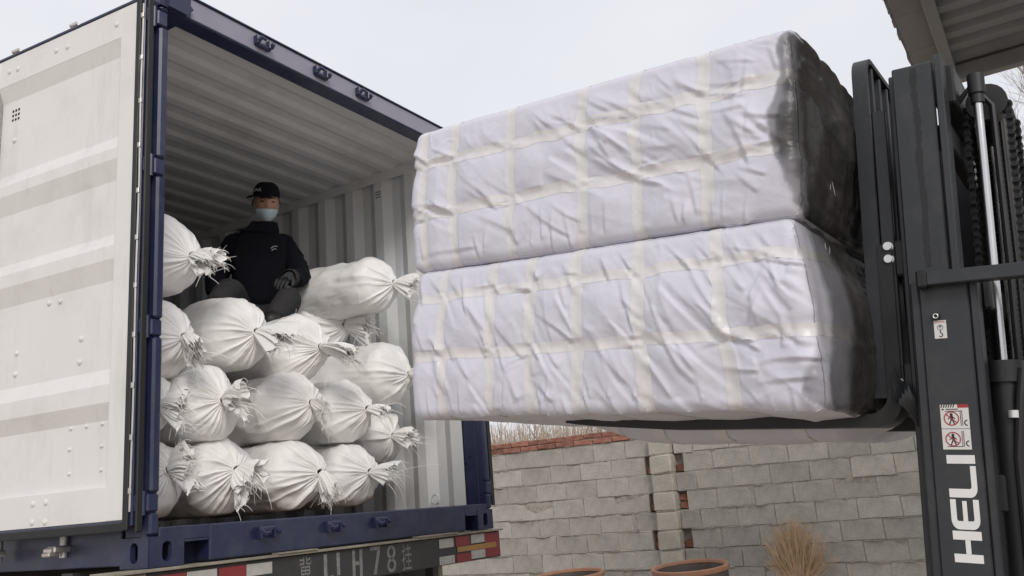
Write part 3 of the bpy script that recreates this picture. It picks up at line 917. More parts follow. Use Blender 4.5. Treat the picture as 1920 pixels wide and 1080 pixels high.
# ================================================================== SACKS
def make_sack(name, label, tie, axis_yaw, Rr, Ln, seed, tail=(0, -1, -.2), tail_len=.16, flare=.085, pitch=0.0, roll=0.0, big_pleat=1.0, tie_off=(0, 0), squash=1.0, nfr=80):
    """tie: neck of the sack; the body runs from the neck inward along +Y turned by axis_yaw"""
    rs = np.random.RandomState(seed)
    rot = Matrix.Rotation(-axis_yaw, 3, 'Z') @ Matrix.Rotation(pitch, 3, 'X') @ Matrix.Rotation(roll, 3, 'Y')
    root = thing(name, label, 'sack', tie, rot, 'white woven sacks stacked in the container')
    A = MW[root]
    NT = 168
    th = np.linspace(0, 2 * np.pi, NT, endpoint=False)
    h = rs.uniform(.115, .15)
    # profile parameter: front dome, then body, then rounded back
    phi = np.linspace(0.0, 1, 34) ** 1.1 * np.pi / 2
    rf = .020 + (Rr - .020) * np.sin(phi) ** .86
    yf = h * (1 - np.cos(phi)) ** 0.9 - .020 * np.exp(-(rf / .055) ** 1.5)
    yb = np.linspace(yf[-1], Ln - .10, 24)[1:]
    ph2 = np.linspace(0, np.pi / 2, 8)[1:]
    yk = Ln - .10 + .10 * np.sin(ph2); rk = Rr * np.cos(ph2) ** .7
    yy = np.concatenate([yf, yb, yk]); rr = np.concatenate([rf, np.full(len(yb), Rr), rk])
    M_ = len(yy)
    TH, YY = np.meshgrid(th, yy); _, RR = np.meshgrid(th, rr)
    # centre line shifts so that the neck may sit off the middle of the end
    k = sstep(RR, .02, Rr) * (YY < Ln)
    # pleats that run out from the neck and die on the shoulder
    disp = np.zeros_like(RR)
    K = rs.randint(30, 38)
    for i in range(K):
        t0 = 2 * np.pi * (i + rs.uniform(-.42, .42)) / K
        curv = rs.uniform(-.35, .35)
        reach = rs.choice([.5, .7, .95, 1.2, 1.45, 1.9]) * Rr * rs.uniform(.85, 1.15)
        dist = np.where(YY <= yf[-1] + 1e-6, RR, Rr + (YY - yf[-1]))
        d = (TH - t0 - curv * dist / Rr * .6 + np.pi) % (2 * np.pi) - np.pi
        wdt = rs.uniform(.035, .10) * (1 + .3 * dist / Rr)
        amp = rs.uniform(.35, 1.0) * big_pleat
        prof_ = np.where(d > 0, np.exp(-(d / wdt)), np.exp(d / (wdt * rs.uniform(.35, .7))))
        fall = np.clip(1 - dist / reach, 0, 1) ** .65
        disp += amp * prof_ * fall * np.minimum(.026, .30 * RR)
    disp -= .006 * np.clip(1 - RR / Rr, 0, 1)
    # lumps, dents and creases of the filled body
    Pn = np.stack([RR * np.cos(TH), YY, RR * np.sin(TH)], -1).reshape(-1, 3) + seed * 3.7
    lump = fbm(Pn * 5.0, 3, seed).reshape(RR.shape) * .019 + fbm(Pn * 13, 2, seed + 5).reshape(RR.shape) * .0045
    Pc = Pn * np.array([9, 26, 9])
    crease = np.clip(ridged(Pc + fbm(Pn * 6, 2, seed + 3)[:, None] * .8, 2, seed + 9).reshape(RR.shape) - .7, 0, 1) * .011
    disp += (lump + crease * sstep(YY, yf[-1] * .4, yf[-1] + .05)) * sstep(RR, .02, .10)
    Rd = RR + disp * np.where(YY <= yf[-1], .75, 1.0)
    Yd = YY - disp * np.where(YY <= yf[-1], .85 * (1 - (RR / Rr) ** 3), 0)
    Xo = Rd * np.cos(TH) * 1.02 + tie_off[0] * k
    Zo = Rd * np.sin(TH) * squash + tie_off[1] * k
    # the belly settles flat on what carries it
    flo = tie_off[1] - Rr * squash * .93
    Zo = np.where(Zo < flo, flo + (Zo - flo) * .3, Zo)
    V = np.stack([Xo, Yd, Zo], -1).reshape(-1, 3)
    i0, j0 = np.meshgrid(np.arange(M_ - 1), np.arange(NT), indexing='ij')
    j1 = (j0 + 1) % NT
    F = np.stack([i0 * NT + j0, (i0 + 1) * NT + j0, (i0 + 1) * NT + j1, i0 * NT + j1], -1).reshape(-1, 4)
    Vw = V @ A[:3, :3].T + A[:3, 3]
    mk('body', Vw, F, M_BAG, root, True)
    # frayed mouth beyond the tie
    rootinv = np.linalg.inv(A[:3, :3])
    td = rootinv @ np.asarray(tail, float); td /= np.linalg.norm(td)
    ref = np.array([0, 0, 1.]) if abs(td[2]) < .8 else np.array([1., 0, 0])
    u = np.cross(td, ref); u /= np.linalg.norm(u); v = np.cross(td, u)
    st = np.linspace(0, 1, 20)
    lob = rs.randint(4, 7); p1, p2, p3 = rs.uniform(0, 6.28, 3)
    S, T2 = np.meshgrid(st, th, indexing='ij')
    edge = 1 + .13 * np.sin(3 * T2 + p3) + .08 * np.sin(7 * T2 + p1) + rs.uniform(-.035, .035, NT)[None, :]
    L2 = S * tail_len * .88 * edge
    rad = .020 + .9 * flare * S ** .8 * (.62 + .38 * np.sin(2 * T2 + p1)) + .006 * np.sin(np.pi * S)
    ruff = (.20 * np.sin(lob * T2 + p2 + 1.2 * S) + .17 * np.sin((2 * lob + 3) * T2 + p3) + .15 * np.sin(19 * T2 + p1 + S) + .11 * np.sin(31 * T2 + p2)) * S ** .45
    rad = rad * (1 + ruff)
    flat = rs.uniform(.45, .8); ang = rs.uniform(0, 3.14)
    cu, cv = np.cos(T2), np.sin(T2)
    e1 = u * math.cos(ang) + v * math.sin(ang); e2 = -u * math.sin(ang) + v * math.cos(ang)
    grav = rootinv @ np.array([0, 0, -1.0])
    P = td * L2[..., None] + e1 * (rad * cu)[..., None] + e2 * (rad * cv * flat)[..., None] + grav * (.25 * L2 ** 2 / max(tail_len, .05))[..., None]
    P = P + np.array([0, -.014, 0])
    crump = fbm(P.reshape(-1, 3) * 28 + seed, 3, seed + 2).reshape(P.shape[:2])
    P = P + (td * .6 + e1 * .6)[None, None, :] * (crump * .010 * S)[..., None]
    V2 = P.reshape(-1, 3)
    n_s = len(st)
    i0, j0 = np.meshgrid(np.arange(n_s - 1), np.arange(NT), indexing='ij'); j1 = (j0 + 1) % NT
    F2 = np.stack([i0 * NT + j0, i0 * NT + j1, (i0 + 1) * NT + j1, (i0 + 1) * NT + j0], -1).reshape(-1, 4)
    # torn notches along the rim
    tear = np.zeros(NT, bool)
    for _ in range(rs.randint(16, 26)): tear[rs.randint(0, NT)] = True
    dep = rs.randint(1, 4, NT)
    keep = [not (tear[j % NT] and i >= n_s - 1 - dep[j % NT]) for i, j in zip(i0.ravel(), j0.ravel())]
    F2 = F2[np.array(keep)]
    mk('mouth', V2 @ A[:3, :3].T + A[:3, 3], F2, M_BAG, root, True)
    # tie
    T = lambda q: A[:3, :3] @ q + A[:3, 3]
    mb = MB(T)
    for dy in (-.010, -.016):
        mb.tube([(.024 * math.cos(t), dy + .003 * math.sin(3 * t), .024 * math.sin(t)) for t in np.linspace(0, 6.283, 17)], .0042, 5, False)
    mb.obj('tie', M_THREAD, root, True)
    # threads
    mb = MB(T)
    for i in range(nfr):
        j = rs.randint(0, NT)
        s_i = n_s - 1 if rs.rand() < .8 else rs.randint(6, n_s)
        p = P[s_i, j].copy()
        d = td * rs.uniform(.3, 1) + rs.normal(0, .45, 3)
        ln = rs.choice([.025, .045, .07, .12], p=[.5, .3, .14, .06]) * rs.uniform(.6, 1.4)
        if rs.rand() < .12: ln *= 1.9
        pts = [p]
        g_ = rs.uniform(.2, 1.5)
        curl = rs.normal(0, .5, 3)
        for q in range(5):
            d = d + grav * g_ * .25 + curl * .12
            d /= np.linalg.norm(d)
            p = p + d * ln / 5
            pts.append(p)
        mb.tube(pts, [.0013, .0013, .0012, .0011, .001, .0007], 3, False)
    o = mb.obj('fringe', M_THREAD, root); o['kind'] = 'stuff'
    return root
SK = 'woven_sack'
make_sack(SK, 'sack on top at the container door post, its torn mouth pointing at the man', (.41, .30, 1.415), .02, .195, 1.05, 1, (.06, -1, -.22), .15, .07, tie_off=(-.06, .03))
make_sack(SK, 'sack against the door post in the second row down, threads hanging from its mouth', (.37, .30, 1.01), .0, .185, 1.0, 2, (.05, -.75, -.65), .13, .075, tie_off=(-.06, .0))
make_sack(SK, 'fat smooth sack directly below the man with a wide crumpled mouth spread to the side', (.81, .30, 1.09), .05, .19, 1.1, 3, (-.05, -1, -.18), .24, .10, tie_off=(-.03, .01), nfr=60)
make_sack(SK, 'sack with a star of deep pleats, right beside the fat one below the man', (1.27, .30, 1.06), .10, .19, 1.1, 4, (.25, -1, -.15), .22, .085, tie_off=(-.06, .02), big_pleat=1.2)
make_sack(SK, 'half hidden sack set back behind the front ones with a big ragged mouth', (1.93, .72, 1.345), .25, .185, 1.0, 5, (.0, -1, .02), .22, .10, tie_off=(-.08, .03))
make_sack(SK, 'long topmost sack lying alone by the ribbed right wall', (1.93, .30, 1.545), -.06, .185, 1.0, 6, (.10, -1, -.10), .17, .075, tie_off=(-.03, .01))
make_sack(SK, 'sack against the ribbed wall whose twisted mouth reaches the wrapped bales', (2.04, .30, .975), -.02, .195, 1.05, 7, (.20, -1, -.02), .21, .085, tie_off=(-.05, .01), nfr=10)
make_sack(SK, 'sack mostly cut off by the door post in the second row up from the floor', (.25, .30, .69), .0, .18, 1.0, 8, (.25, -.8, -.1), .13, .085, tie_off=(-.05, .01))
make_sack(SK, 'sack with a frilly rosette of torn cloth over its end, above the floor row', (.60, .30, .725), .03, .19, 1.05, 9, (.12, -.9, .08), .13, .115, tie_off=(-.02, .0))
make_sack(SK, 'plump sack in the middle of the stack with a short drooping mouth', (1.19, .30, .745), .06, .195, 1.05, 10, (.12, -.8, -.35), .10, .06, tie_off=(-.06, .0))
make_sack(SK, 'sack resting on the last two floor sacks with a small mouth to the side', (1.64, .30, .735), .08, .19, 1.05, 11, (.18, -1, -.05), .13, .06, tie_off=(-.06, .0), big_pleat=1.15)
make_sack(SK, 'narrow sack squeezed in behind above the gap by the ribbed wall', (1.98, .40, .60), -.02, .165, 1.0, 12, (.12, -1, .05), .15, .075, tie_off=(.03, .0))
make_sack(SK, 'floor sack next to the door post, its mouth folded upward', (.30, .30, .40), -.03, .18, 1.0, 13, (.15, -.8, .25), .14, .09, tie_off=(-.03, -.035))
make_sack(SK, 'floor sack covered in a loose tangle of white threads', (.68, .30, .395), .03, .19, 1.05, 14, (.05, -.75, -.40), .12, .10, tie_off=(-.01, -.02), nfr=80, big_pleat=1.2)
make_sack(SK, 'floor sack with crisp even pleats and a mouth hanging straight down', (1.24, .30, .375), .05, .19, 1.05, 15, (.15, -.5, -.75), .12, .05, tie_off=(-.07, .0), big_pleat=1.1)
make_sack(SK, 'last floor sack toward the ribbed wall, long threads trailing to the sill', (1.64, .30, .375), .05, .182, 1.05, 16, (.20, -1, .12), .16, .08, tie_off=(-.04, -.005), nfr=80)

# ================================================================== FORKLIFT AND BALES (mast leans back, so both share tilted axes)
PSI, TAU = 0.06, 0.10
hd = np.array([math.sin(PSI), math.cos(PSI), 0])
AW = np.array([math.cos(PSI), -math.sin(PSI), 0])          # across the forks
AL = hd * math.cos(TAU) + Z_ * math.sin(TAU)               # along the forks
AU = -hd * math.sin(TAU) + Z_ * math.cos(TAU)              # up the mast
def TF(q):                                                  # (w, l, u) -> world
    return AW * q[0] + AL * q[1] + AU * q[2]
def TG(q):                                                  # (w, l, height over the yard), not tilted
    return AW * q[0] + hd * q[1] + Z_ * (q[2] + GROUND)
fl = thing('forklift', 'dark grey forklift lifting two wrapped bales, white maker lettering up its mast', 'forklift', TG((1.0, -3.4, 0)), Matrix.Rotation(-PSI, 3, 'Z'))
def FB(): return MB(TF)
# ---- mast
def mir(w, s): return 2.0 - w if s else w
for s in (0, 1):
    mb = FB().box((mir(.622, s), -2.862, -1.08), (mir(.648, s), -2.735, .945), .004)
    mb.box((mir(.622, s), -2.735, -1.08), (mir(.70, s), -2.712, .94), .004)
    mb.box((mir(.622, s), -2.885, -1.08), (mir(.70, s), -2.864, .94), .004)
    outer = mb.obj('outer_mast', M_LIFT, fl)
    mb = FB().box((mir(.652, s), -2.815, -.95), (mir(.676, s), -2.702, 1.612), .004)
    mb.box((mir(.690, s), -2.702, -.95), (mir(.735, s), -2.684, 1.606), .003)
    mb.box((mir(.648, s), -2.842, -.95), (mir(.735, s), -2.821, 1.628), .003)
    mb.obj('inner_mast', M_LIFT, fl)
    FB().box((mir(.58, s), -3.25, .923), (mir(.621, s), -2.765, .962), .003).obj('tie_bar', M_LIFT, fl)
    FB().box((mir(.576, s), -2.766, .917), (mir(.621, s), -2.738, .968), .005).obj('rubber_cap', M_RUBBER, fl)
    rod = FB().tube([(mir(.76, s), -2.915, .55), (mir(.76, s), -2.915, 1.50)], .0125, 14).obj('lift_rod', M_CHROME, fl, True)
    FB().tube([(mir(.76, s), -2.915, -1.0), (mir(.76, s), -2.915, .66)], .042, 18).tube([(mir(.76, s), -2.915, .655), (mir(.76, s), -2.915, .715)], .053, 18).obj('lift_cylinder', M_LIFTD, fl, True)
    FB().tube([(mir(.76, s), -2.915, 1.49), (mir(.76, s), -2.915, 1.515), (mir(.76, s), -2.915, 1.52), (mir(.76, s), -2.915, 1.58)], [.019, .019, .024, .024], 14).obj('rod_clamp', M_LIFTD, fl, True)
# grease wiped down the near channel
mb = FB()
zz = np.linspace(1.60, .99, 46); V = []
r4 = np.random.RandomState(4)
for i, u in enumerate(zz):
    wv = .004 + .004 * r4.rand() + .003 * math.sin(i * .7) ** 2
    c_ = -2.763 + .002 * math.sin(i * .35)
    V += [(.6508, c_ - wv, u), (.6508, c_ + wv, u)]
V2 = [(a + .003, b, c) for a, b, c in V]
n = len(V)
mb.add(V + V2, [(2 * i, 2 * i + 1, 2 * i + 3, 2 * i + 2) for i in range(len(zz) - 1)] + [(n + 2 * i, n + 2 * i + 2, n + 2 * i + 3, n + 2 * i + 1) for i in range(len(zz) - 1)])
mb.obj('grease_streak', M_GREASE, fl)
# cross members
FB().box((.735, -2.86, 1.50), (1.265, -2.80, 1.625), .006).box((.735, -2.84, 1.36), (1.265, -2.80, 1.44), .006).obj('top_cross_member', M_LIFTD, fl)
FB().box((.70, -2.90, .30), (1.30, -2.86, .40), .006).obj('cross_member', M_LIFTD, fl)
FB().box((.70, -2.91, .86), (1.30, -2.885, .95), .006).obj('cross_member', M_LIFTD, fl)
for wq, lq, rr_, u1_ in ((1.16, -2.895, .026, 1.62), (1.06, -2.915, .024, 1.58), (1.22, -2.945, .024, 1.50), (1.14, -2.968, .022, 1.44), (1.0, -2.93, .020, 1.50)):
    zz = np.arange(-.9, u1_, .0085)
    FB().tube([(wq + .006 * math.sin(z_ * 3), lq, z_) for z_ in zz], [rr_ * (1 + (.10 if i_ % 2 else -.06)) for i_ in range(len(zz))], 9).obj('ribbed_hose', M_RUBBER, fl)
# pulleys, leaf chains, hoses
for wq in (.90, 1.10):
    mb = FB()
    mb.tube([(wq - .03, -2.925, 1.53), (wq + .03, -2.925, 1.53)], .058, 20)
    mb.obj('chain_pulley', M_LIFTD, fl, True)
for wq, lq in ((.90, -2.982), (1.10, -2.982), (.90, -2.862), (1.10, -2.862)):
    mb = FB()
    u = 1.52; i = 0
    while u > -.9:
        for dw in ((-.012, 0, .012) if i % 2 else (-.006, .006)):
            mb.tube([(wq + dw - .0022, lq, u), (wq + dw + .0022, lq, u)], .0118, 8)
            mb.box((wq + dw - .0022, lq - .0075, u - .026), (wq + dw + .0022, lq + .0075, u))
        u -= .0254; i += 1
    mb.obj('leaf_chain', M_CHAIN, fl)
for wq, lq, rr_ in ((.83, -2.945, .010), (1.0, -2.955, .012), (1.03, -2.955, .012), (.97, -2.95, .006)):
    FB().tube([(wq, lq, -.9), (wq, lq, .4), (wq + .004, lq - .004, 1.0), (wq, lq, 1.50), (wq, lq + .05, 1.58), (wq, lq + .10, 1.52)], rr_, 8).obj('hydraulic_hose', M_RUBBER, fl, True)
for wq in (.86, .93):
    FB().tube([(wq, -2.93, .66), (wq, -2.93, 1.38)], .0045, 8).obj('pipe', M_CHROME, fl, True)
FB().tube([(.715, -2.935, -.9), (.715, -2.935, .45), (.718, -2.955, .62), (.73, -2.965, .69)], .011, 8).obj('hydraulic_hose', M_RUBBER, fl, True)
FB().tube([(.715, -2.935, .555), (.715, -2.935, .575)], .0155, 10).obj('hose_clip', M_BOLT, fl, True)
# carriage and load backrest
mb = FB().box((.70, -2.70, .61), (1.30, -2.66, .72), .006).box((.70, -2.70, .98), (1.30, -2.66, 1.09), .006).box((.74, -2.72, .6), (.80, -2.68, 1.12), .005).box((1.20, -2.72, .6), (1.26, -2.68, 1.12), .005)
mb.obj('carriage', M_LIFTD, fl)
def frame_bar(w0, w1, l0, l1, u0, u1, rad):
    """bent flat bar: up, round the corner, across and down again"""
    path = [(w0, u0)] + [(w0 + rad - rad * math.cos(R(a)), u1 - rad + rad * math.sin(R(a))) for a in np.linspace(0, 90, 10)] + [(w1 - rad + rad * math.sin(R(a)), u1 - rad + rad * math.cos(R(a))) for a in np.linspace(0, 90, 10)] + [(w1, u0)]
    th_ = .016
    P = np.array(path); V = []; F = []
    for i, p in enumerate(P):
        t = P[min(i + 1, len(P) - 1)] - P[max(i - 1, 0)]; t /= np.linalg.norm(t)
        nrm = np.array([t[1], -t[0]])
        for pp in (p, p + nrm * th_):
            V += [(pp[0], l0, pp[1]), (pp[0], l1, pp[1])]
    for i in range(len(P) - 1):
        a, b = 4 * i, 4 * i + 4
        F += [(a, b, b + 1, a + 1), (a + 2, a + 3, b + 3, b + 2), (a, a + 2, b + 2, b), (a + 1, b + 1, b + 3, a + 3)]
    F += [(0, 1, 3, 2), (4 * len(P) - 4, 4 * len(P) - 2, 4 * len(P) - 1, 4 * len(P) - 3)]
    return FB().add(V, F)
br = frame_bar(.700, 1.30, -2.620, -2.574, .618, 1.712, .075).obj('load_backrest', M_LIFT, fl)
for wq in np.linspace(.80, 1.20, 5):
    FB().box((wq - .008, -2.616, .62), (wq + .008, -2.580, 1.694), .003).obj('backrest_bar', M_LIFT, br)
for s in (0, 1):
    FB().box((mir(.706, s), -2.664, .632), (mir(.722, s), -2.6245, 1.51), .003).obj('mounting_plate', M_LIFT, br)
    for lq, uq in ((-2.645, 1.073), (-2.645, 1.034), (-2.645, .664)):
        FB().tube([(mir(.6885, s), lq, uq), (mir(.707, s), lq, uq)], .0125, 12).tube([(mir(.700, s), lq, uq), (mir(.707, s), lq, uq)], .0150, 14).obj('bolt', M_BOLT, br)
# forks
for wq in (.755, 1.245):
    mb = FB()
    w0, w1 = wq - .06, wq + .06
    out_, in_ = [], []
    pts_o = [(-2.655, 1.08), (-2.655, .62)] + [(-2.655 + .075 - .075 * math.cos(R(a)), .62 - .0 - .088 * math.sin(R(a))) for a in np.linspace(15, 90, 7)] + [(-1.9, .532), (-1.60, .548), (-1.49, .560)]
    pts_i = [(-2.615, 1.08), (-2.615, .63)] + [(-2.615 + .055 - .055 * math.cos(R(a)), .63 - .058 * math.sin(R(a))) for a in np.linspace(15, 90, 7)] + [(-1.9, .571), (-1.60, .571), (-1.49, .569)]
    poly = pts_o + pts_i[::-1]
    mb.prism([(a, b) for a, b in poly], (w0, 0, 0), Y_, Z_, X_, .12)
    mb.obj('fork', M_LIFTD, fl)
V = []
for i in range(9):
    for j in range(5):
        V.append((.66 + .03 * math.sin(i * .9 + j), -2.70 + i * .0085, .53 + .012 * i + .022 * j - .01 * math.sin(i * 1.1 + j * .6)))
MB(TF).add(V, [(i * 5 + j, i * 5 + j + 1, (i + 1) * 5 + j + 1, (i + 1) * 5 + j) for i in range(8) for j in range(4)]).obj('torn_film', M_LIFT, fl, True)
# lettering, stickers on the near channel (plane w = .622)
def plate(name, polys, material, parent=outer, off=.0012, th=.0008):
    mb = FB()
    for p in polys:
        mb.prism([(a, b) for a, b in p], (.622 - off, 0, 0), Y_, Z_, X_, th)
    return mb.obj(name, material, fl)
# letters read upward: their width runs along u, their height along l (top of a letter points forward)
lt, lb = -2.772, -2.842       # letter top (forward) and foot
def LR(u0, u1, a, b):         # rectangle from letter-x u0..u1, letter-y fraction a..b (0 foot, 1 top)
    l0, l1 = lb + (lt - lb) * a, lb + (lt - lb) * b
    return [(l0, u0), (l1, u0), (l1, u1), (l0, u1)]
def LP(pts): return [(lb + (lt - lb) * b, a) for a, b in pts]
H_l = [LR(.170, .192, 0, 1), LR(.229, .252, 0, 1), LR(.1925, .2285, .40, .58)]
def qa(cx, cy, rx, ry, a0, a1, n=8): return [(cx + rx * math.cos(R(a0 + (a1 - a0) * i / n)), cy + ry * math.sin(R(a0 + (a1 - a0) * i / n))) for i in range(n + 1)]
u0, u1 = .256, .335
E_l = [LP([(u1, 0), (u1, .20), (u0 + .028, .20)] + qa(u0 + .028, .26, .006, .06, 270, 180, 4) + [(u0 + .022, .42), (u0, .42), (u0, .26)] + qa(u0 + .026, .26, .026, .26, 180, 270, 6)[1:]),
       LP([(u0, .421), (u1 - .004, .421), (u1 - .004, .579), (u0, .579)]),
       LP([(u1, 1), (u1, .80), (u0 + .028, .80)] + qa(u0 + .028, .74, .006, .06, 90, 180, 4) + [(u0 + .022, .58), (u0, .58), (u0, .74)] + qa(u0 + .026, .74, .026, .26, 180, 90, 6)[1:])]
u0, u1 = .340, .424
L_l = [LP([(u0, 1), (u0, .26)] + qa(u0 + .026, .26, .026, .26, 180, 270, 6)[1:] + [(u1, 0), (u1, .20), (u0 + .030, .20)] + qa(u0 + .030, .26, .007, .06, 270, 180, 4)[1:] + [(u0 + .023, 1)])]
I_l = [LR(.430, .453, 0, 1)]
plate('maker_lettering', H_l + E_l + L_l + I_l, M_LETTER)
def sticker(l0, l1, u0, u1, mat_=M_DECAL):
    return plate('warning_sticker', [[(l0, u0), (l1, u0), (l1, u1), (l0, u1)]], mat_, off=.0008, th=.0005)
def on(parent, name, polys, material, off=.0014):
    mb = FB()
    for p in polys:
        mb.prism(p, (.622 - off, 0, 0), Y_, Z_, X_, .0005)
    mb.obj(name, material, parent)
def ring(cx, cy, ro, ri, n=24):
    P = []
    for i in range(n):
        a0, a1 = 2 * math.pi * i / n, 2 * math.pi * (i + 1) / n
        P.append([(cx + ro * math.cos(a0), cy + ro * math.sin(a0)), (cx + ro * math.cos(a1), cy + ro * math.sin(a1)), (cx + ri * math.cos(a1), cy + ri * math.sin(a1)), (cx + ri * math.cos(a0), cy + ri * math.sin(a0))])
    return P
def disc(cx, cy, r_, n=14): return [(cx + r_ * math.cos(2 * math.pi * i / n), cy + r_ * math.sin(2 * math.pi * i / n)) for i in range(n)]
def seg(a, b, w_):
    a = np.array(a); b = np.array(b); d = (b - a) / np.linalg.norm(b - a); n_ = np.array([-d[1], d[0]]) * w_ / 2
    return [tuple(a + n_), tuple(b + n_), tuple(b - n_), tuple(a - n_)]
st = sticker(-2.837, -2.766, .468, .590)
# forward (+l) is to the left in the picture, so x in the drawing runs along -l
def D(x, y): return (-2.766 - x, .468 + y)           # x 0..0.071 to the right, y 0..0.122 up
def DP(pts): return [D(a, b) for a, b in pts]
on(st, 'red_band', [DP([(.044, .113), (.071, .113), (.071, .122), (.044, .122)])], M_DECALR, off=.0012)
on(st, 'hatching', [DP([(.001 + .006 * i, .114), (.004 + .006 * i, .114), (.007 + .006 * i, .122), (.004 + .006 * i, .122)]) for i in range(6)], M_DECALK, off=.0012)
on(st, 'print_lines', [DP([(.0, .0555), (.071, .0555), (.071, .0567), (.0, .0567)]), DP([(.014, .108), (.045, .108), (.045, .1105), (.014, .1105)]), DP([(.004, .107), (.009, .107), (.009, .111), (.004, .111)])], M_DECALK, off=.0012)
for yb, up_ in ((.060, True), (.004, False)):
    cx_, cy_ = .027, yb + .024
    o_ = np.array(D(cx_, cy_))
    fig = [[tuple(q) for q in disc(*D(cx_, cy_ + .011), .0038)], DP(seg((cx_, cy_ + .008), (cx_ + .001, cy_ - .004), .007)), DP(seg((cx_ - .002, cy_ + .005), (cx_ - .009, cy_ - .002), .0025)), DP(seg((cx_ + .002, cy_ + .005), (cx_ + .009, cy_ - .001), .0025)),
           DP(seg((cx_ - .001, cy_ - .004), (cx_ - .006, cy_ - .016), .003)), DP(seg((cx_ + .002, cy_ - .004), (cx_ + .007, cy_ - .016), .003))]
    fig += [DP(seg((.050, yb + .004), (.050, yb + .046), .0016)), DP(seg((.054, yb + .004), (.054, yb + .046), .0016)), DP(seg((.012, yb + (.044 if up_ else .004)), (.052, yb + (.044 if up_ else .004)), .0018))]
    k2 = arc(.066, yb + .012, .0085, 90, 270, 8); k1 = arc(.066, yb + .012, .0055, 270, 90, 8)
    fig.append(DP(k2 + k1))
    on(st, 'pictogram', fig, M_DECALK, off=.0013)
    on(st, 'prohibition_ring', ring(*D(cx_, cy_), .0195, .0168) + [DP(seg((cx_ - .0135, cy_ + .0125), (cx_ + .0135, cy_ - .0125), .0026))], M_DECALR, off=.0016)
st2 = sticker(-2.800, -2.768, .775, .826)
def E(x, y): return (-2.768 - x, .775 + y)
def EP(pts): return [E(a, b) for a, b in pts]
on(st2, 'red_line', [EP([(.004, .047), (.028, .047), (.028, .0487), (.004, .0487)]), EP([(.0, .0440), (.032, .0440), (.032, .0446), (.0, .0446)])], M_DECALR, off=.0012)
on(st2, 'hook_pictogram', ring(*E(.016, .031), .0078, .0066, 18) + [EP(seg((.016, .028), (.016, .036), .0016)), EP(seg((.012, .032), (.016, .0365), .0014)), EP(seg((.020, .032), (.016, .0365), .0014)), EP(seg((.016, .015), (.016, .024), .0026)), EP(arc(.016, .010, .0062, -150, 80, 10) + arc(.016, .010, .0036, 80, -150, 10))], M_DECALK, off=.0012)
FB().tube([(.612, -2.776, .838), (.6225, -2.776, .838)], .0105, 16).obj('plug', M_RUBBER, fl)
mb = FB()
mb.tube([(.6105, -2.776 + .0062 * math.cos(t), .838 + .0062 * math.sin(t)) for t in np.linspace(0, 6.283, 17)], .0015, 6, False)
mb.obj('plug_ring', M_BOLT, fl)
# ---- truck body behind the mast, outside the picture for the most part
def GB(): return MB(TG)
GB().box((.48, -5.05, .22), (1.52, -3.15, .95), .06).obj('chassis', M_LIFT, fl)
GB().box((.46, -5.75, .25), (1.54, -5.0, 1.25), .14).obj('counterweight', M_LIFT, fl)
GB().box((.62, -3.45, .95), (1.38, -3.30, 1.18), .04).obj('dashboard', M_LIFTD, fl)
GB().box((.68, -4.55, .95), (1.32, -3.95, 1.10), .05).box((.70, -4.62, 1.1), (1.30, -4.48, 1.6), .05).obj('seat', M_RUBBER, fl)
GB().tube([(.85 + .17 * math.cos(t), -3.62 + .05 * math.sin(t), 1.32 + .16 * math.sin(t)) for t in np.linspace(0, 6.283, 25)], .014, 8, False).tube([(.85, -3.45, 1.1), (.85, -3.62, 1.32)], .02, 8).obj('steering_wheel', M_RUBBER, fl, True)
mb = GB()
for ww in (.56, 1.44):
    mb.tube([(ww, -3.26, .9), (ww, -3.38, 1.9), (ww, -3.52, 2.10), (ww, -4.95, 2.10), (ww, -5.15, 1.2)], .03, 8)
for i in range(7):
    mb.box((.56, -3.62 - i * .2, 2.09), (1.44, -3.59 - i * .2, 2.13))
mb.obj('overhead_guard', M_LIFTD, fl)
for ww, ll, rr_, wd in ((.40, -3.05, .33, .2), (1.40, -3.05, .33, .2), (.46, -4.95, .26, .18), (1.36, -4.95, .26, .18)):
    T = lambda q, ww=ww, ll=ll, rr_=rr_: TG((ww + q[2], ll + q[0], rr_ + q[1]))
    wh = MB(T).lathe([(0, .03), (rr_ * .55, .03), (rr_ * .6, 0), (rr_ * .93, 0), (rr_, .03), (rr_, wd - .03), (rr_ * .93, wd), (rr_ * .6, wd), (rr_ * .55, wd - .03), (0, wd - .03)], n=28).obj('wheel', M_TYRE, fl, True)
    MB(T).lathe([(0, .02), (rr_ * .5, .02), (rr_ * .54, .005), (rr_ * .58, .02)], n=24).obj('rim', M_ZINC, wh, True)

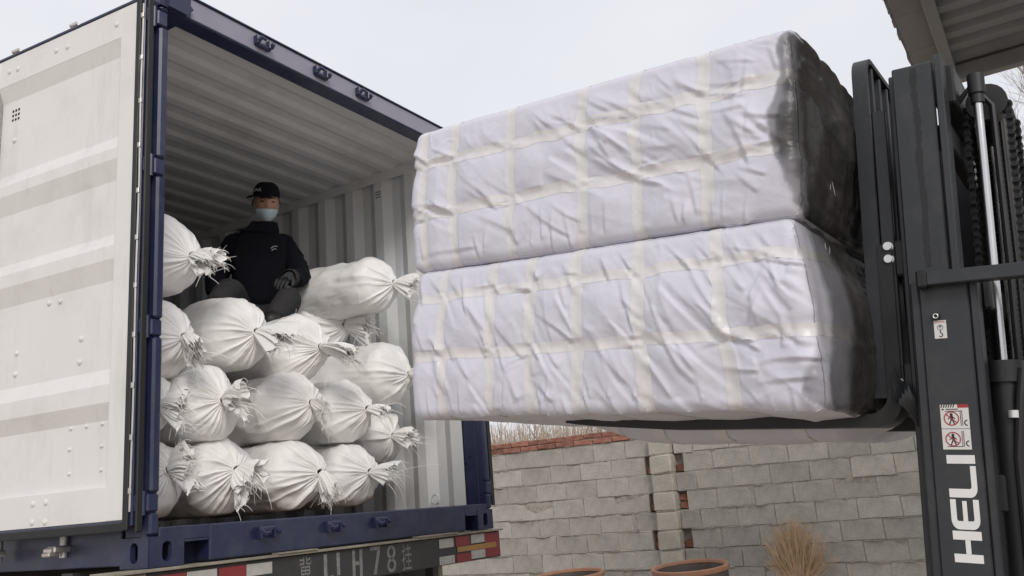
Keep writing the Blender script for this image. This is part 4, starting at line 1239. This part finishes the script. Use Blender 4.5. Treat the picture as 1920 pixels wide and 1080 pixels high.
# ------------------------------------------------------------------ bales
def make_bale(name, label, cen, size, seed, vt, ht, hole_dirs, end_edge, belly=0.0, lean=0.0, tiers=(.05, .09), nf=60, t_0=.40, rise=0.0, taper=0.0):
    La, Lb, Lc = size
    Rr = .034
    half = np.array(size) / 2
    base = TF((cen[1], cen[0], cen[2] - Lc / 2))
    rot = Matrix((AW, AL, AU)).transposed()                 # local x = across, y = along the forks, z = up
    root = thing(name, label, 'bale', base, rot, 'wrapped bales on the forks')
    A = MW[root]
    rs = np.random.RandomState(seed)
    # local coordinates: p = (across b, along a, up c), centre at the bale's middle
    hb, ha, hc = Lb / 2, La / 2, Lc / 2
    H3 = np.array([hb, ha, hc])
    # folds on the near face (b = -hb): curves in (a, c) with height and width
    folds = []
    for a0 in vt:
        for c0 in ht:
            for _ in range(rs.randint(1, 4)):
                an = R(rs.choice(hole_dirs) + rs.uniform(-14, 14)); ln = rs.uniform(.07, .24)
                bend = rs.uniform(-.5, .5)
                folds.append((a0 + rs.uniform(-.03, .03), c0 + rs.uniform(-.02, .02), an, ln, bend, rs.uniform(.005, .012), rs.uniform(.005, .012)))
            for _ in range(rs.randint(1, 4)):
                an = R(rs.choice([0, 180]) + rs.uniform(-12, 12))
                folds.append((a0, c0 + rs.uniform(-.02, .02), an, rs.uniform(.05, .13), rs.uniform(-.4, .4), rs.uniform(.004, .009), rs.uniform(.004, .007)))
    for _ in range(nf):
        an = R(rs.choice(hole_dirs) + rs.uniform(-16, 16))
        folds.append((ha - 2 * ha * rs.uniform(0, 1) ** .8, rs.uniform(-hc, hc * .7), an, rs.uniform(.08, .34), rs.uniform(-.2, .8), rs.uniform(.003, .010), rs.uniform(.006, .014)))
    for _ in range(26):                                       # gathers along the lower edge
        an = R(90 + rs.uniform(-14, 14))
        folds.append((rs.uniform(-ha, ha), -hc + rs.uniform(.0, .05), an, rs.uniform(.05, .14), rs.uniform(-.4, .4), rs.uniform(.003, .008), rs.uniform(.004, .008)))
    for _ in range(16):                                       # puckers by the far end corner
        an = R(rs.uniform(60, 120) if rs.rand() < .6 else rs.uniform(0, 40))
        folds.append((-ha + rs.uniform(.0, .16), rs.uniform(-hc, hc * .6), an, rs.uniform(.08, .2), rs.uniform(-.7, .7), rs.uniform(.005, .012), rs.uniform(.005, .010)))
    vtA, htA = np.array(vt), np.array(ht)
    def warp(P0, N0):
        b, a, c = P0[:, 0], P0[:, 1], P0[:, 2]
        d = np.zeros(len(P0))
        Q = P0 * 1.0 + seed * 5.1
        d += fbm(Q * np.array([2.2, 2.2, 3.0]), 3, seed) * .0085 * (1 - .5 * sstep(c, .5 * hc, hc))
        # soft stuffing swells between the tapes
        side = np.clip(-N0[:, 0], 0, 1)
        da = np.min(np.abs(a[:, None] - vtA[None, :]), axis=1)
        dc = np.min(np.abs(c[:, None] - htA[None, :]), axis=1)
        d -= .004 * np.exp(-(da / .05) ** 2) * (1 - .7 * sstep(c, .5 * hc, hc))
        d -= .005 * np.exp(-(dc / .04) ** 2) * (np.abs(N0[:, 2]) < .7)
        d += .020 * side * (1 - (c / hc) ** 2) + .010 * side * np.abs(np.cos(np.clip(dc / .10, 0, 1) * 1.57 - 1.57)) * np.abs(np.sin(np.clip(da / .11, 0, 1) * 1.57)) * (1 - sstep(c, .45 * hc, .95 * hc))
        d += np.where(N0[:, 1] < 0, .050, .012) * np.clip(np.abs(N0[:, 1]), 0, 1) * (1 - (c / hc) ** 2) * (1 - (b / hb) ** 6)
        # taut facets between the folds
        g_a = R(hole_dirs[0]); W0 = fbm(Q * 2.5, 2, seed + 51)
        Q3 = np.stack([b * 2.0, (-a * math.sin(g_a) + c * math.cos(g_a)) * 8 + W0 * .8, (a * math.cos(g_a) + c * math.sin(g_a)) * 2.2 + W0 * .5], -1) + seed * 2.3
        d += (ridged(Q3, 2, seed + 52) - .3) * .0048 * (.3 + .7 * sstep(-a, -.55, .25)) * (1 - .75 * sstep(c, .6 * hc, .98 * hc))
        # fine crumple
        W1 = fbm(Q * 7, 2, seed + 4)
        Q2 = np.stack([b * 6, (a * .8 - c * .6) * 20 + W1 * .9, (a * .6 + c * .8) * 7 + W1 * .6], -1) + seed
        d += (np.clip(ridged(Q2, 3, seed + 8) - .6, 0, 2) * .0028) * (.35 + .65 * sstep(fbm(Q * 3.2, 2, seed + 21), -.3, .5))
        d += fbm(Q * 24, 2, seed + 12) * .0009
        # individual folds on the near face
        m_ = side > .25
        if m_.any():
            am, cm_ = a[m_], c[m_]; ad = np.zeros(m_.sum())
            for (fa, fc, an, ln, bend, hh, ww) in folds:
                near = (np.abs(am - fa) < ln + .05) & (np.abs(cm_ - fc) < ln + .05)
                if not near.any(): continue
                x = am[near] - fa; y = cm_[near] - fc
                s_ = x * math.cos(an) + y * math.sin(an); t_ = -x * math.sin(an) + y * math.cos(an)
                q = s_ / ln
                t_ = t_ - bend * ln * .35 * q * q
                env = np.clip(q + .04, 0, .12) / .12 * np.clip(1 - q, 0, 1) ** .7
                ww_ = ww * .78 * (1 + .8 * np.clip(q, 0, 1))
                pr = np.where(t_ > 0, np.exp(-np.sqrt((t_ / (ww_ * 2.2)) ** 2 + .02) + .141), np.exp(-np.sqrt((t_ / (ww_ * .5)) ** 2 + .02) + .141)) - .35 * np.exp(-((t_ + 1.4 * ww_) / (ww_ * 1.0)) ** 2)
                ad[near] += np.where((q > -.04) & (q < 1), 0.9 * hh * env * pr, 0)
            d[m_] += ad * np.clip((side[m_] - .25) / .4, 0, 1) * (1 - sstep(cm_, .62 * hc, .97 * hc))
        P = P0 + N0 * d[:, None]
        if belly:
            und = np.clip(-N0[:, 2], 0, 1)
            w_loc = b + cen[1]
            tine = np.exp(-((w_loc - .755) / .075) ** 4) + np.exp(-((w_loc - 1.245) / .075) ** 4)
            sag = (sstep(w_loc, .62, .95) * .9 + .06) * (1 - np.clip(tine, 0, 1)) * sstep(-a, -.42, -.10) * (1 - .6 * sstep(-a, ha - .14, ha - .02))
            P[:, 2] -= und * belly * sag
        P[:, 2] += rise * (.25 + .75 * sstep(-a, -ha, ha)) * sstep(c, -hc * .2, hc)
        P[:, 1] += taper * (c / hc) * sstep(-a, 0, ha)
        P[:, 1] += lean * (-(c / hc)) * sstep(a, 0, ha)
        return P
    # rounded-box grid
    def axis(n, h, lo=1.6):
        t = np.linspace(-1, 1, n)
        return h * np.sign(t) * (1 - (1 - np.abs(t)) ** lo) if lo != 1 else h * t
    ga, gb, gc = np.linspace(-ha, ha, 300), axis(56, hb, 1.7), np.linspace(-hc, hc, 118)
    Vs, Fs, base_i = [], [], 0
    def face(u, v, mkp):
        nonlocal base_i
        U, Vv = np.meshgrid(u, v, indexing='ij')
        P = mkp(U.ravel(), Vv.ravel())
        nu, nv = len(u), len(v)
        i0, j0 = np.meshgrid(np.arange(nu - 1), np.arange(nv - 1), indexing='ij')
        F = np.stack([i0 * nv + j0, (i0 + 1) * nv + j0, (i0 + 1) * nv + j0 + 1, i0 * nv + j0 + 1], -1).reshape(-1, 4) + base_i
        Vs.append(P); Fs.append(F); base_i += len(P)
    one = np.ones_like
    ga2, gc2 = np.linspace(-ha, ha, 300), gc
    face(ga, gc, lambda u, v: np.stack([-hb * one(u), u, v], -1))
    face(gc, ga, lambda u, v: np.stack([hb * one(u), v, u], -1))
    face(gb, ga, lambda u, v: np.stack([u, v, hc * one(u)], -1))
    face(ga, gb, lambda u, v: np.stack([v, u, -hc * one(u)], -1))
    face(gb, gc, lambda u, v: np.stack([u, -ha * one(u), v], -1))
    face(gc, gb, lambda u, v: np.stack([v, ha * one(u), u], -1))
    P = np.concatenate(Vs); F = np.concatenate(Fs)
    key = np.round(P * 1e5).astype(np.int64)
    _, first, inv = np.unique(key, axis=0, return_index=True, return_inverse=True)
    inv = np.asarray(inv).reshape(-1)
    P = P[first]; F = inv[F]
    def rnd(P):
        inner = np.clip(P, -(H3 - Rr), H3 - Rr)
        D_ = P - inner; L = np.linalg.norm(D_, axis=1, keepdims=True)
        Nn = D_ / np.maximum(L, 1e-9)
        return inner + Nn * Rr, Nn
    P0, N0 = rnd(P)
    Pw = warp(P0, N0)
    toW = lambda q: (q + np.array([0, 0, hc])) @ A[:3, :3].T + A[:3, 3]
    mk('cover', toW(Pw), F[:, ::-1], M_BALE, root, True)
    # ---- tapes following the surface
    def tape(loop, closed, wdir, width, name='tape'):
        loop = np.asarray(loop)
        offs = np.linspace(-width / 2, width / 2, 5)
        n = len(loop); jit = fbm(np.stack([np.arange(n) * .09, np.full(n, rs.uniform(0, 99)), np.zeros(n)], -1), 2, seed) * .006
        G = np.stack([loop + np.asarray(wdir) * (o_ + jit)[:, None] for o_ in offs], 1).reshape(-1, 3)
        Pt, Nt = rnd(np.clip(G, -H3, H3))
        W2 = warp(Pt, Nt) + Nt * .0008
        i0, j0 = np.meshgrid(np.arange(n if closed else n - 1), np.arange(4), indexing='ij'); i1 = (i0 + 1) % n
        Ft = np.stack([i0 * 5 + j0, i1 * 5 + j0, i1 * 5 + j0 + 1, i0 * 5 + j0 + 1], -1).reshape(-1, 4)
        o = mk(name, toW(W2), Ft, M_TAPE, root, True)
        return o
    def rectloop(h1, h2, st=.006):
        pts = []
        for (p, q) in (((-h1, -h2), (-h1, h2)), ((-h1, h2), (h1, h2)), ((h1, h2), (h1, -h2)), ((h1, -h2), (-h1, -h2))):
            n = int(max(abs(q[0] - p[0]), abs(q[1] - p[1])) / st)
            pts += [(p[0] + (q[0] - p[0]) * i / n, p[1] + (q[1] - p[1]) * i / n) for i in range(n)]
        return pts
    for a0 in vt:
        tape([(x, a0, z) for x, z in rectloop(hb, hc)], True, (0, 1, 0), rs.uniform(.034, .046))
    for c0 in ht:
        tape([(x, y, c0) for x, y in rectloop(hb, ha)], True, (0, 0, 1), rs.uniform(.032, .042))
    # ---- dark film wrapped over the end that faces the mast
    c_n = fbm(np.stack([P0[:, 2] * 5, P0[:, 0] * 3, np.full(len(P0), seed * 1.3)], -1), 4, seed + 30)
    edge = -ha + end_edge(P0[:, 2] / hc) + c_n * .016
    edge = edge - .05 * np.clip(-N0[:, 2], 0, 1) - .03 * np.clip(N0[:, 2], 0, 1)
    edge = np.where(N0[:, 1] < -.6, np.maximum(edge, -ha + .012), edge)
    inside = P0[:, 1] < edge
    Fm = inside[F].all(1)
    Ff = F[Fm]
    used = np.unique(Ff); remap = -np.ones(len(P0), int); remap[used] = np.arange(len(used))
    Pf, Nf = P0[used], N0[used]
    Wf = warp(Pf, Nf)
    wr = ridged(np.stack([Pf[:, 0] * 9, Pf[:, 1] * 9, Pf[:, 2] * 4], -1) + seed, 4, seed + 40) * .006 + fbm(Pf * 16, 3, seed + 41) * .003
    Wf = Wf + Nf * (.0035 + np.clip(wr, 0, .03))[:, None]
    ew = mk('end_wrap', toW(Wf), remap[Ff][:, ::-1], M_FILM, root, True)
    fine = fbm(Pf * np.array([14, 14, 9]) + seed, 4, seed + 77)
    dst = edge[used] - Pf[:, 1] + np.clip(Pf[:, 0] + hb, 0, 1) * .8
    th_ = t_0 * sstep(dst + fine * .014, .0, .014) + .30 * sstep(dst + fine * .022, tiers[0], tiers[0] + .02) + .36 * sstep(dst + fine * .03, tiers[1], tiers[1] + .06)
    at = ew.data.attributes.new('thickness', 'FLOAT', 'POINT')
    at.data.foreach_set('value', th_.astype(np.float32))
    # torn flecks of white fabric on the film
    T = lambda q: A[:3, :3] @ (q + np.array([0, 0, hc])) + A[:3, 3]
    mb = MB(T)
    for _ in range(7):
        b_, c_ = -hb + rs.uniform(.03, .9) ** 1.5 * Lb * .8, rs.uniform(-hc * .9, hc * .9)
        p = np.array([b_, -ha - .032, c_])
        d_ = np.array([rs.uniform(-.3, .3), -.1, rs.choice([-1, 1])]); ln = rs.uniform(.008, .045)
        mb.tube([p, p + d_ * ln * .5 + rs.normal(0, .0012, 3), p + d_ * ln], [.0003, .0005, .0002], 4, False)
    o = mb.obj('torn_threads', M_THREAD, root); o['kind'] = 'stuff'
    return root
make_bale('wrapped_bale', 'lower wrapped bale resting on the forks, creased all over its long side', (-1.81, 1.0, .8375), (1.42, 1.40, .535), 3,
          [-.47, -.21, .02, .20, .36, .57], [.160, -.052], [48, 54, 60, 66, 236, 242], lambda c: .018 + .016 * sstep(-c, .2, .8), belly=.075, lean=-.004, tiers=(.055, .15), nf=90, t_0=.30, taper=.028)
make_bale('wrapped_bale', 'upper wrapped bale with the dark wrapped end torn at its raised corner', (-1.79, 1.0, 1.378), (1.44, 1.38, .542), 8,
          [-.45, -.22, -.02, .27, .52, .66], [.125, -.065], [28, 36, 20, 208, 45, 8], lambda c: .034 + .050 * np.exp(-((c + .05) / .38) ** 2), lean=-.012, tiers=(.018, .036), nf=46, rise=.026)

# ================================================================== PERSON
def skin_mesh(verts, edges, radii, root=0, sub=2, smooth=True):
    me = bpy.data.meshes.new('tmp'); me.from_pydata([tuple(v) for v in verts], edges, []); me.update()
    ob = bpy.data.objects.new('tmp', me); COL.objects.link(ob)
    md = ob.modifiers.new('s', 'SKIN'); md.use_smooth_shade = True
    ss = ob.modifiers.new('d', 'SUBSURF'); ss.levels = ss.render_levels = sub
    for i, v in enumerate(me.skin_vertices[0].data):
        r_ = radii[i]; v.radius = r_ if hasattr(r_, '__len__') else (r_, r_)
        v.use_root = (i == root)
    bpy.context.view_layer.update()
    res = bpy.data.meshes.new_from_object(ob.evaluated_get(bpy.context.evaluated_depsgraph_get()))
    bpy.data.objects.remove(ob); bpy.data.meshes.remove(me)
    V = np.array([v.co[:] for v in res.vertices]); F = [list(p.vertices) for p in res.polygons]
    bpy.data.meshes.remove(res)
    return V, F
PO = np.array([1.595, 1.07, 1.385])
TH_ = R(-36.9)
PR = np.array([[math.cos(TH_), -math.sin(TH_), 0], [math.sin(TH_), math.cos(TH_), 0], [0, 0, 1.]])
def TP(V): return np.asarray(V) @ PR.T + PO
# he leans a little to his right below the neck
# joints: x to his left, -y forward, z up, origin at the pelvis
J = dict(pel=(0, 0, .0), spi=(0, -.02, .20), che=(0, -.05, .42), nec=(0, -.06, .60), hdb=(0, -.075, .68),
         ls=(.17, -.05, .49), le=(.255, -.15, .25), lw=(.14, -.35, .205), rs=(-.17, -.03, .49), re=(-.27, -.05, .24), rw=(-.26, -.30, .10),
         lh=(.10, -.03, -.01), lk=(.15, -.42, .07), la=(.02, -.55, -.11), lt=(.00, -.66, -.15),
         rh=(-.10, -.03, -.01), rk=(-.20, -.40, .12), ra=(-.30, -.62, -.05), rt=(-.31, -.76, -.07))
for k_ in J:
    if k_ not in ('nec', 'hdb'): J[k_] = (J[k_][0] - .045, J[k_][1], J[k_][2])
names = list(J)
vi = {n_: i for i, n_ in enumerate(names)}
JB = {k_: np.array(v_, float) for k_, v_ in J.items()}
for s_ in 'lr':
    JB[s_ + 'a'] = JB[s_ + 'k'] + .72 * (JB[s_ + 'a'] - JB[s_ + 'k'])
    JB[s_ + 't'] = JB[s_ + 'k'] + .80 * (np.array(J[s_ + 'a']) - JB[s_ + 'k'])
E_ = [('pel', 'spi'), ('spi', 'che'), ('che', 'nec'), ('nec', 'hdb'), ('che', 'ls'), ('ls', 'le'), ('le', 'lw'), ('che', 'rs'), ('rs', 're'), ('re', 'rw'),
      ('pel', 'lh'), ('lh', 'lk'), ('lk', 'la'), ('la', 'lt'), ('pel', 'rh'), ('rh', 'rk'), ('rk', 'ra'), ('ra', 'rt')]
RAD = dict(pel=(.14, .11), spi=(.13, .10), che=(.15, .11), nec=.052, hdb=.05, ls=.062, le=.043, lw=.028, rs=.062, re=.043, rw=.028, lh=.085, lk=.056, la=.030, lt=.022, rh=.085, rk=.056, ra=.030, rt=.022)
Vb, Fb = skin_mesh([JB[n_] for n_ in names], [(vi[a], vi[b]) for a, b in E_], [RAD[n_] for n_ in names], 0, 2)
# head: ellipsoid with brow, eye sockets, nose, cheeks, lips, chin, ears
nu, nv = 40, 28
hv = []; HC = np.array([0, -.085, .775])
for i in range(nv + 1):
    ph = math.pi * i / nv
    for j in range(nu):
        t = 2 * math.pi * j / nu
        d = np.array([math.sin(ph) * math.sin(t), -math.sin(ph) * math.cos(t), math.cos(ph)])   # t = 0 looks forward
        p = d * np.array([.076, .096, .118])
        lowr = max(0, -d[2]); p[0] *= 1 - .22 * lowr ** 1.5; p[1] *= 1 - (.12 * lowr if d[1] < 0 else .3 * lowr)
        f = max(0, -d[1])
        g = lambda x, z, sx, sz: math.exp(-((p[0] - x) / sx) ** 2 - ((p[2] - z) / sz) ** 2) * (f > .2)
        p[1] -= .020 * g(0, -.030, .013, .014) + .013 * g(0, -.010, .010, .020) + .007 * g(0, .028, .045, .010)
        p[1] += .011 * (g(.032, .006, .016, .011) + g(-.032, .006, .016, .011))
        p[1] -= .006 * (g(.038, -.030, .018, .018) + g(-.038, -.030, .018, .018)) + .006 * g(0, -.060, .020, .007) + .008 * g(0, -.098, .022, .014)
        ear = math.exp(-((d[1] - .12) / .13) ** 2 - ((p[2] + .005) / .028) ** 2)
        p[0] += math.copysign(.014 * ear, d[0]) * (abs(d[0]) > .6)
        hv.append(p)
hv = np.array(hv)
tilt = R(17)                                                # he looks a little down at the camera
RX = np.array([[1, 0, 0], [0, math.cos(tilt), -math.sin(tilt)], [0, math.sin(tilt), math.cos(tilt)]])
HEAD = lambda V: np.asarray(V) @ RX.T + HC
hf = [[i * nu + j, i * nu + (j + 1) % nu, (i + 1) * nu + (j + 1) % nu, (i + 1) * nu + j] for i in range(nv) for j in range(nu)]
allV = np.concatenate([Vb, HEAD(hv)]); allF = Fb + [[q + len(Vb) for q in f] for f in hf]
person = mk('person', TP(allV), allF, M_SKIN, None, True)
tag(person, 'man in dark jacket and cap crouching on the sacks, pale face mask under his nose', 'person')
# root at the seat so that children hang off it
def pobj(name, V, F, material, smooth=True):
    return mk(name, TP(V), F, material, person, smooth)
# jacket: torso and sleeves, one skin, rumpled
jn = ['pel', 'spi', 'che', 'nec', 'trap', 'ls', 'le', 'lw', 'rs', 're', 'rw']
J['trap'] = (-.02, -.055, .535)
jv = [np.array(J[n_]) for n_ in jn]
jv[0] = np.array([-.045, -.01, .04]); jv[3] = np.array([0, -.068, .635]); jv[7] = jv[7] + (np.array(J['le']) - np.array(J['lw'])) * .12
ji = {n_: i for i, n_ in enumerate(jn)}
je = [(ji[a], ji[b]) for a, b in [('pel', 'spi'), ('spi', 'che'), ('che', 'trap'), ('trap', 'nec'), ('che', 'ls'), ('ls', 'le'), ('le', 'lw'), ('che', 'rs'), ('rs', 're'), ('re', 'rw')]]
jr = [(.18, .15), (.175, .15), (.175, .14), (.080, .078), (.125, .10), .09, .074, .054, .088, .074, .054]
V, F = skin_mesh(jv, je, jr, 0, 3)
nrm = np.zeros_like(V)
Vc = V - V.mean(0)
dn = V - np.array([0, -.04, .3]); dn /= np.linalg.norm(dn, axis=1, keepdims=True)
V = V + dn * (np.clip(ridged(V * np.array([9, 9, 16]) + fbm(V * 8, 2, 3)[:, None], 3, 5) - .5, 0, 2) * .010)[:, None]
pobj('jacket', V, F, M_JACKET)
cu_ = np.array(J['lw']); d_ = np.array(J['le']) - cu_; d_ /= np.linalg.norm(d_)
MB(lambda q: TP(q)).tube([cu_ + d_ * .018, cu_ + d_ * .03, cu_ + d_ * .07], [.047, .054, .054], 14, False).obj('cuff', M_TROUSER, person, True)
MB(lambda q: TP(q)).tube([(-.012, -.058, .555), (0, -.064, .60), (0, -.072, .645)], [.098, .084, .072], 20, False).obj('collar', M_JACKET, person, True)
# chest emblem: a small pale stroke pair
mbx = MB(lambda q: TP(q))
for a, b in (((.010, -.222, .425), (.050, -.216, .442)), ((.015, -.224, .410), (.045, -.218, .422))):
    mbx.tube([a, ((a[0] + b[0]) / 2, a[1] - .003, (a[2] + b[2]) / 2 + .006), b], .0035, 5)
mbx.obj('jacket_emblem', M_CAPLOGO, person)
# trousers and shoes
tn = ['pel', 'lh', 'lk', 'la', 'rh', 'rk', 'ra']
ti = {n_: i for i, n_ in enumerate(tn)}
V, F = skin_mesh([J[n_] for n_ in tn], [(ti[a], ti[b]) for a, b in [('pel', 'lh'), ('lh', 'lk'), ('lk', 'la'), ('pel', 'rh'), ('rh', 'rk'), ('rk', 'ra')]], [(.15, .12), .105, .082, .062, .105, .082, .062], 0, 3)
V = V + (np.clip(ridged(V * np.array([10, 10, 18]) + 3, 3, 7) - .5, 0, 2) * .008)[:, None] * np.array([0, -1, .2])
pobj('trousers', V, F, M_TROUSER)
for s_, a in ((1, 'l'), (-1, 'r')):
    p, q = np.array(J[a + 'a']), np.array(J[a + 't'])
    V, F = skin_mesh([p + [0, .03, -.0], p + [0, -.04, -.01], q], [(0, 1), (1, 2)], [.066, .064, .052], 0, 2)
    pobj('shoe', V, F, M_HAIR)
# gloves with five bent fingers
def glove(wrist, fwd_, upv, mirror, curl, material=M_GLOVE):
    f = np.array(fwd_, float); f /= np.linalg.norm(f)
    u = np.array(upv, float); u -= f * (u @ f); u /= np.linalg.norm(u)
    s = np.cross(f, u) * mirror
    w0 = np.array(wrist)
    vs = [w0 - f * .05, w0, w0 + f * .05, w0 + f * .078]
    es = [(0, 1), (1, 2), (2, 3)]; rd = [(.036, .036), (.034, .028), (.040, .022), (.040, .019)]
    V, F = skin_mesh(vs, es, rd, 2, 2)
    VV, FF = [V], list(F)
    for k, (off, ln) in enumerate(((-.033, .066), (-.011, .080), (.011, .076), (.032, .060))):
        p = w0 + f * .072 + s * off
        pts = [p]; a = 0
        for q in range(4):
            a += curl * (0.25 if q == 0 else 1) + .05 * k
            pts.append(pts[-1] + (f * math.cos(a) - u * math.sin(a) + s * off * 1.4) * ln / 4)
        V2, F2 = skin_mesh(pts, [(i, i + 1) for i in range(4)], [.0105, .0102, .0098, .009, .0075], 0, 2)
        FF += [[i + sum(len(x) for x in VV) for i in ff] for ff in F2]; VV.append(V2)
    p = w0 + f * .022 - s * .030
    pts = [p, p + f * .022 - s * .024, p + f * .050 - s * .034 - u * .006, p + f * .070 - s * .034 - u * .016]
    V2, F2 = skin_mesh(pts, [(0, 1), (1, 2), (2, 3)], [.016, .0135, .012, .009], 0, 2)
    FF += [[i + sum(len(x) for x in VV) for i in ff] for ff in F2]; VV.append(V2)
    return np.concatenate(VV), FF
V, F = glove(J['lw'], (-.45, -.70, -.50), (.0, -.6, .8), 1, .22)
pobj('glove', V, F, M_GLOVE)
V, F = glove(J['rw'], (.1, -.8, -.4), (-.2, -.4, .9), -1, .3)
pobj('glove', V, F, M_GLOVE)
# face details, mask, hair, cap
def eyes():
    for s_ in (1, -1):
        mb = MB(lambda q: TP(HEAD(q)))
        mb.tube([(s_ * .046, -.073, .004), (s_ * .038, -.081, .007), (s_ * .028, -.084, .007), (s_ * .019, -.082, .004)], [.002, .0042, .0042, .002], 6)
        mb.obj('eye', M_EYE, person, True)
        MB(lambda q: TP(HEAD(q))).tube([(s_ * .052, -.070, .026), (s_ * .038, -.084, .031), (s_ * .018, -.092, .027)], [.0025, .0042, .0035], 6).obj('eyebrow', M_HAIR, person, True)
eyes()
# mask: pleated sheet over mouth and chin, loops to the ears
V = []; F = []
nz, nx2 = 9, 15
for i in range(nz):
    z = -.040 - .082 * i / (nz - 1)
    for j in range(nx2):
        t = -1 + 2 * j / (nx2 - 1)
        x = .070 * t * (1 - .32 * (i / (nz - 1)) ** 1.5)
        y = -.094 - .012 * math.exp(-((z + .062) / .03) ** 2) + .075 * abs(t) ** 2.2 + .028 * (i / (nz - 1)) ** 2.5 + (.005 if i % 3 == 1 else 0)
        z2 = z + .022 * abs(t) ** 1.5 * (i / (nz - 1)) - .006 * (1 - abs(t)) * (1 - i / (nz - 1)) * 0
        V.append((x, y - .006, z2))
for i in range(nz - 1):
    for j in range(nx2 - 1):
        a = i * nx2 + j; F.append([a, a + 1, a + nx2 + 1, a + nx2])
V = np.array(V); n0 = len(V)
V = np.concatenate([V, V + [0, .0025, 0]]); F += [[q + n0 for q in f][::-1] for f in F]
pobj('face_mask', HEAD(V), F, M_MASK)
mb = MB(lambda q: TP(HEAD(q)))
for s_ in (1, -1):
    mb.tube([(s_ * .066, -.030, -.045), (s_ * .082, -.002, -.012), (s_ * .088, .022, .010)], .0014, 4)
    mb.tube([(s_ * .056, -.038, -.092), (s_ * .080, .006, -.04), (s_ * .086, .024, -.01)], .0014, 4)
mb.obj('mask_loop', M_MASK, person)
hairV = hv * np.array([1.045, 1.04, 1.03])
sel = lambda p: (p[2] > .035 and p[1] < .0) or (p[1] > -.004 and p[2] > -.045) or (p[1] > .03 and p[2] > -.07)
hf2 = [f for f in hf if all(sel(hairV[q]) for q in f)]
pobj('hair', HEAD(hairV), hf2, M_HAIR)
# cap: crown, peak turned to his right, logo
V = []; F = []
n1, n2 = 36, 12
for i in range(n2 + 1):
    a = R(90 * i / n2)
    for j in range(n1):
        t = 2 * math.pi * j / n1
        rr_ = math.cos(a) ** .62
        V.append((.086 * rr_ * math.sin(t), -.106 * rr_ * math.cos(t) + .002, .040 + .098 * math.sin(a) ** .9))
for i in range(n2):
    for j in range(n1):
        F.append([i * n1 + j, i * n1 + (j + 1) % n1, (i + 1) * n1 + (j + 1) % n1, (i + 1) * n1 + j])
CA = R(-38)
RC = np.array([[math.cos(CA), -math.sin(CA), 0], [math.sin(CA), math.cos(CA), 0], [0, 0, 1.]])
cap = pobj('cap', HEAD(np.array(V)), F, M_JACKET)
V = []; F = []
for j in range(17):
    t = R(-62 + 124 * j / 16)
    for k in range(5):
        q = k / 4
        r0 = np.array([.085 * math.sin(t), -.103 * math.cos(t)])
        out_ = np.array([.4 * math.sin(t), -1.0]) * .052 * q * math.cos(t) ** .5
        x, y = r0 + out_
        V.append((x, y, .046 - .010 * q - .012 * (abs(math.sin(t)) ** 2) + .004 * math.sin(q * 3)))
for j in range(16):
    for k in range(4): F.append([j * 5 + k, j * 5 + k + 1, (j + 1) * 5 + k + 1, (j + 1) * 5 + k])
V = np.array(V); n0 = len(V); V = np.concatenate([V, V - [0, 0, .004]]); F += [[q + n0 for q in f][::-1] for f in F]
pobj('cap_peak', HEAD(V @ RC.T), F, M_JACKET)
mb = MB(lambda q: TP(HEAD(RC @ q)))
for a, b in (((-.020, 0), (-.008, .022)), ((-.008, .022), (.004, .004)), ((.004, .004), (.018, .024)), ((-.016, .012), (.016, .010)), ((.018, .024), (.024, .002))):
    pa = [(x, -.107 + .22 * (z) * .9, .066 + z) for x, z in (a, b)]
    mb.tube(pa, .0024, 5)
mb.obj('cap_emblem', M_CAPLOGO, person)
